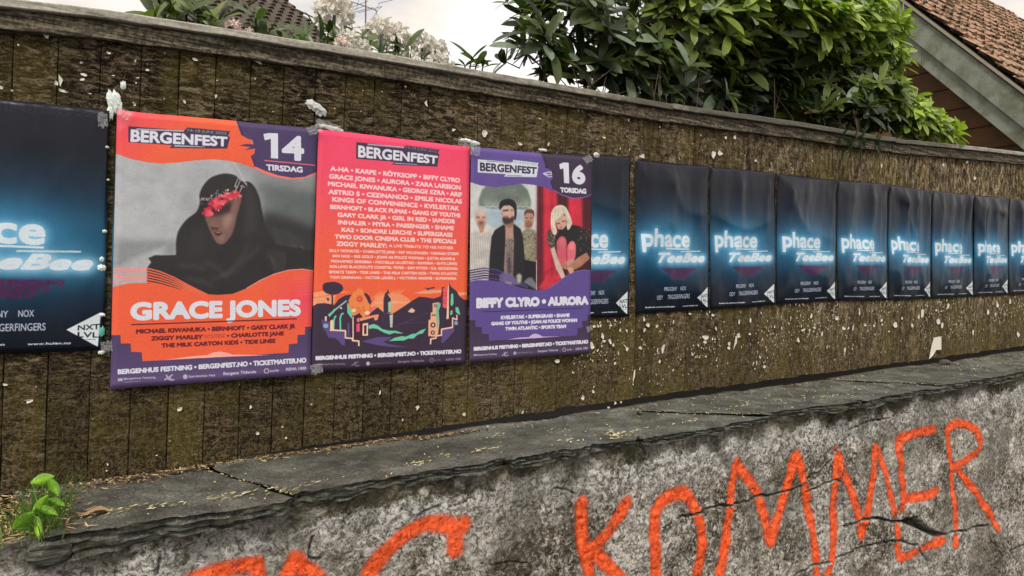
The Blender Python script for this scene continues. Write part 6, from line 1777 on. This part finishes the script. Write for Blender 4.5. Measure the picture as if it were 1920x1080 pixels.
def bit(acc, x, y, L, w, col, lift=.002, r=rr_, ang=None):
    a = r.uniform(0, 3.14) if ang is None else ang; ca, sa = math.cos(a), math.sin(a); z = topz(x, y) + lift; b = r.uniform(-.3, .3)
    P = []
    for t, s, hz in ((-.5, 0, 0), (-.1, -.5, .0015), (.5, -.1, r.uniform(0, .006)), (.15, .5, .002)):
        u_, v_ = t * L, s * w + b * t * w
        P.append((x + u_ * ca - v_ * sa, y + u_ * sa + v_ * ca, z + hz))
    P += [(p[0], p[1], p[2] - .0012) for p in P]
    acc.add(P, [[0, 1, 2, 3], [7, 6, 5, 4], [0, 4, 5, 1], [1, 5, 6, 2], [2, 6, 7, 3], [3, 7, 4, 0]], col)


acc = Acc()
for i in range(2300):
    x = rr_.uniform(-.9, 8.5) if i % 4 == 0 else rr_.uniform(-.9, 1.5)
    y = -abs(rr_.gauss(0, .018)) - .002 if x > .2 else -abs(rr_.gauss(0, .05 if x > -.05 else .13)) - .002
    bit(acc, x, y if x < 1.2 else y - .02, rr_.uniform(.006, .030), rr_.uniform(.002, .009), rr_.choice(BR), rr_.uniform(.001, .012 if x < 1.2 else .004))
for i in range(520):
    x = SB[0] + rr_.gauss(-.08, .10); y = SB[1] + rr_.gauss(.08, .14)
    if y > 0 or y < -.50: continue
    bit(acc, x, y, rr_.uniform(.01, .05), rr_.uniform(.002, .008), rr_.choice(BR[1:4]), rr_.uniform(.001, .012))
o = acc.build('leaf_litter', lit_m.m); o['kind'] = 'stuff'; o['label'] = 'dry brown litter along the foot of the fence'; o['category'] = 'litter'
acc = Acc(); YL = [srgb(*c)[:3] for c in [(204, 194, 134), (178, 166, 104), (214, 208, 172), (150, 140, 92), (226, 218, 190)]]
for i in range(620):
    x = rr_.uniform(-.15, 8) if i % 2 else rr_.uniform(2.4, 8); y = rr_.uniform(-.50, -.03)
    bit(acc, x, y, rr_.uniform(.004, .013), rr_.uniform(.002, .006), rr_.choice(YL))
for (px, py, n, sx, sy) in [(230, 957, 10, .05, .008), (290, 953, 10, .05, .008), (330, 950, 6, .03, .006), (190, 966, 10, .04, .012), (420, 935, 14, .05, .012), (445, 930, 8, .04, .02), (535, 918, 20, .03, .03), (590, 906, 14, .05, .008), (660, 890, 8, .04, .02),
                            (765, 878, 8, .03, .006), (790, 869, 14, .06, .006), (820, 858, 5, .03, .01), (905, 846, 12, .05, .006), (930, 820, 6, .04, .02), (1070, 826, 8, .04, .02), (1155, 818, 40, .035, .035), (1195, 809, 12, .07, .01), (1290, 792, 12, .06, .006),
                            (1420, 757, 14, .10, .01), (1550, 745, 16, .16, .03), (1650, 730, 16, .2, .04), (1480, 765, 8, .1, .03), (1820, 690, 26, .3, .07), (1750, 706, 20, .25, .05)]:
    c = at(px, py, (-G, 0, 1), -1.343)
    for k in range(n): bit(acc, c[0] + rr_.gauss(0, sx), min(-.01, max(-.49, c[1] + rr_.gauss(0, sy))), rr_.uniform(.008, .026), rr_.uniform(.003, .007), rr_.choice(YL), ang=rr_.gauss(.1, .4))
for (fx_, bx_) in ((.566, .32), (1.405, 1.10), (2.09, 1.67), (2.946, 2.33), (3.726, 3.27), (4.566, 4.16), (-.2, -.35)):
    for k in range(46):
        t = rr_.random(); bit(acc, fx_ + (bx_ - fx_) * t + rr_.gauss(0, .006), -.50 + .48 * t, rr_.uniform(.005, .018), rr_.uniform(.002, .006), rr_.choice(BR + YL[:2]), -.002)
o = acc.build('fallen_blossom_bits', lit_m.m); o['kind'] = 'stuff'; o['label'] = 'small yellowish fallen blossom bits scattered on the slabs'; o['category'] = 'debris'
# curled dead leaf
DL = at(178, 968, (-G, 0, 1), -1.343)
V = []
for i in range(9):
    for j in range(5):
        u, v_ = i / 8 - .5, j / 4 - .5
        w = math.cos(u * 2.7) * .020
        V.append((DL[0] + u * .10, DL[1] + v_ * 2 * w + .006 * math.sin(u * 9), DL[2] + .006 + .010 * abs(v_) * 2 + .006 * math.sin(u * 7 + 1) + rr_.uniform(0, .003)))
dl = empty('dead_leaf', tuple(DL), 'curled pale brown dead leaf lying on the slab right of the seedling', 'leaf')
mesh('blade', V + [(x, y, z - .001) for x, y, z in V], [list(q) for q in grid_faces(9, 5)] + [list(q)[::-1] for q in (grid_faces(9, 5) + 45)], plain('dead_leaf', srgb(150, 124, 88), .8, .3, 60, .003), dl, smooth=True)
mesh('stalk', *tube([DL + [-.05, 0, .004], DL + [-.072, -.012, .003]], [.0015, .001], 5), M['twig'], dl)
# pebbles and bark lumps by the fence foot
for i, (px, py, s) in enumerate([(472, 869, .016), (486, 867, .013), (448, 872, .016), (185, 905, .014), (330, 886, .012), (1746, 679, .03), (1768, 683, .02), (1200, 775, .012), (140, 928, .018)]):
    c = at(px, py, (-G, 0, 1), -1.343); c[1] = min(c[1], -.02)
    bm = bmesh.new(); bmesh.ops.create_icosphere(bm, subdivisions=2, radius=1)
    for vv in bm.verts:
        n = fbm(np.array([vv.co.x * 2 + i * 3.3]), np.array([vv.co.z * 2 + vv.co.y * 1.3]), 81, 2)[0]; vv.co = Vector((c[0] + vv.co.x * s * (.7 + n) * 1.3, c[1] + vv.co.y * s * (.7 + n), c[2] + s * .4 + vv.co.z * s * .6 * (.7 + n)))
    vs = [tuple(v_.co) for v_ in bm.verts]; bm.verts.index_update(); fs = [[v_.index for v_ in f_.verts] for f_ in bm.faces]; bm.free()
    o = mesh('stone_chip', vs, fs, M['slab']); o['category'] = 'stone'; o['group'] = 'small dark stones lying along the foot of the fence'
    o['label'] = ['larger rounded stone chip at the fence foot below the names poster', 'small stone chip right beside the larger rounded one', 'flat stone chip left of the pair of dark chips',
                  'stone chip among the litter just right of the seedling grass', 'stone chip at the fence foot below the orange poster', 'largest dark stone chip far right under the hanging white scrap',
                  'stone chip right of the largest one near the hanging scrap', 'lone stone chip on the slabs below the second whole club poster', 'stone chip nearest to the seedling'][i]
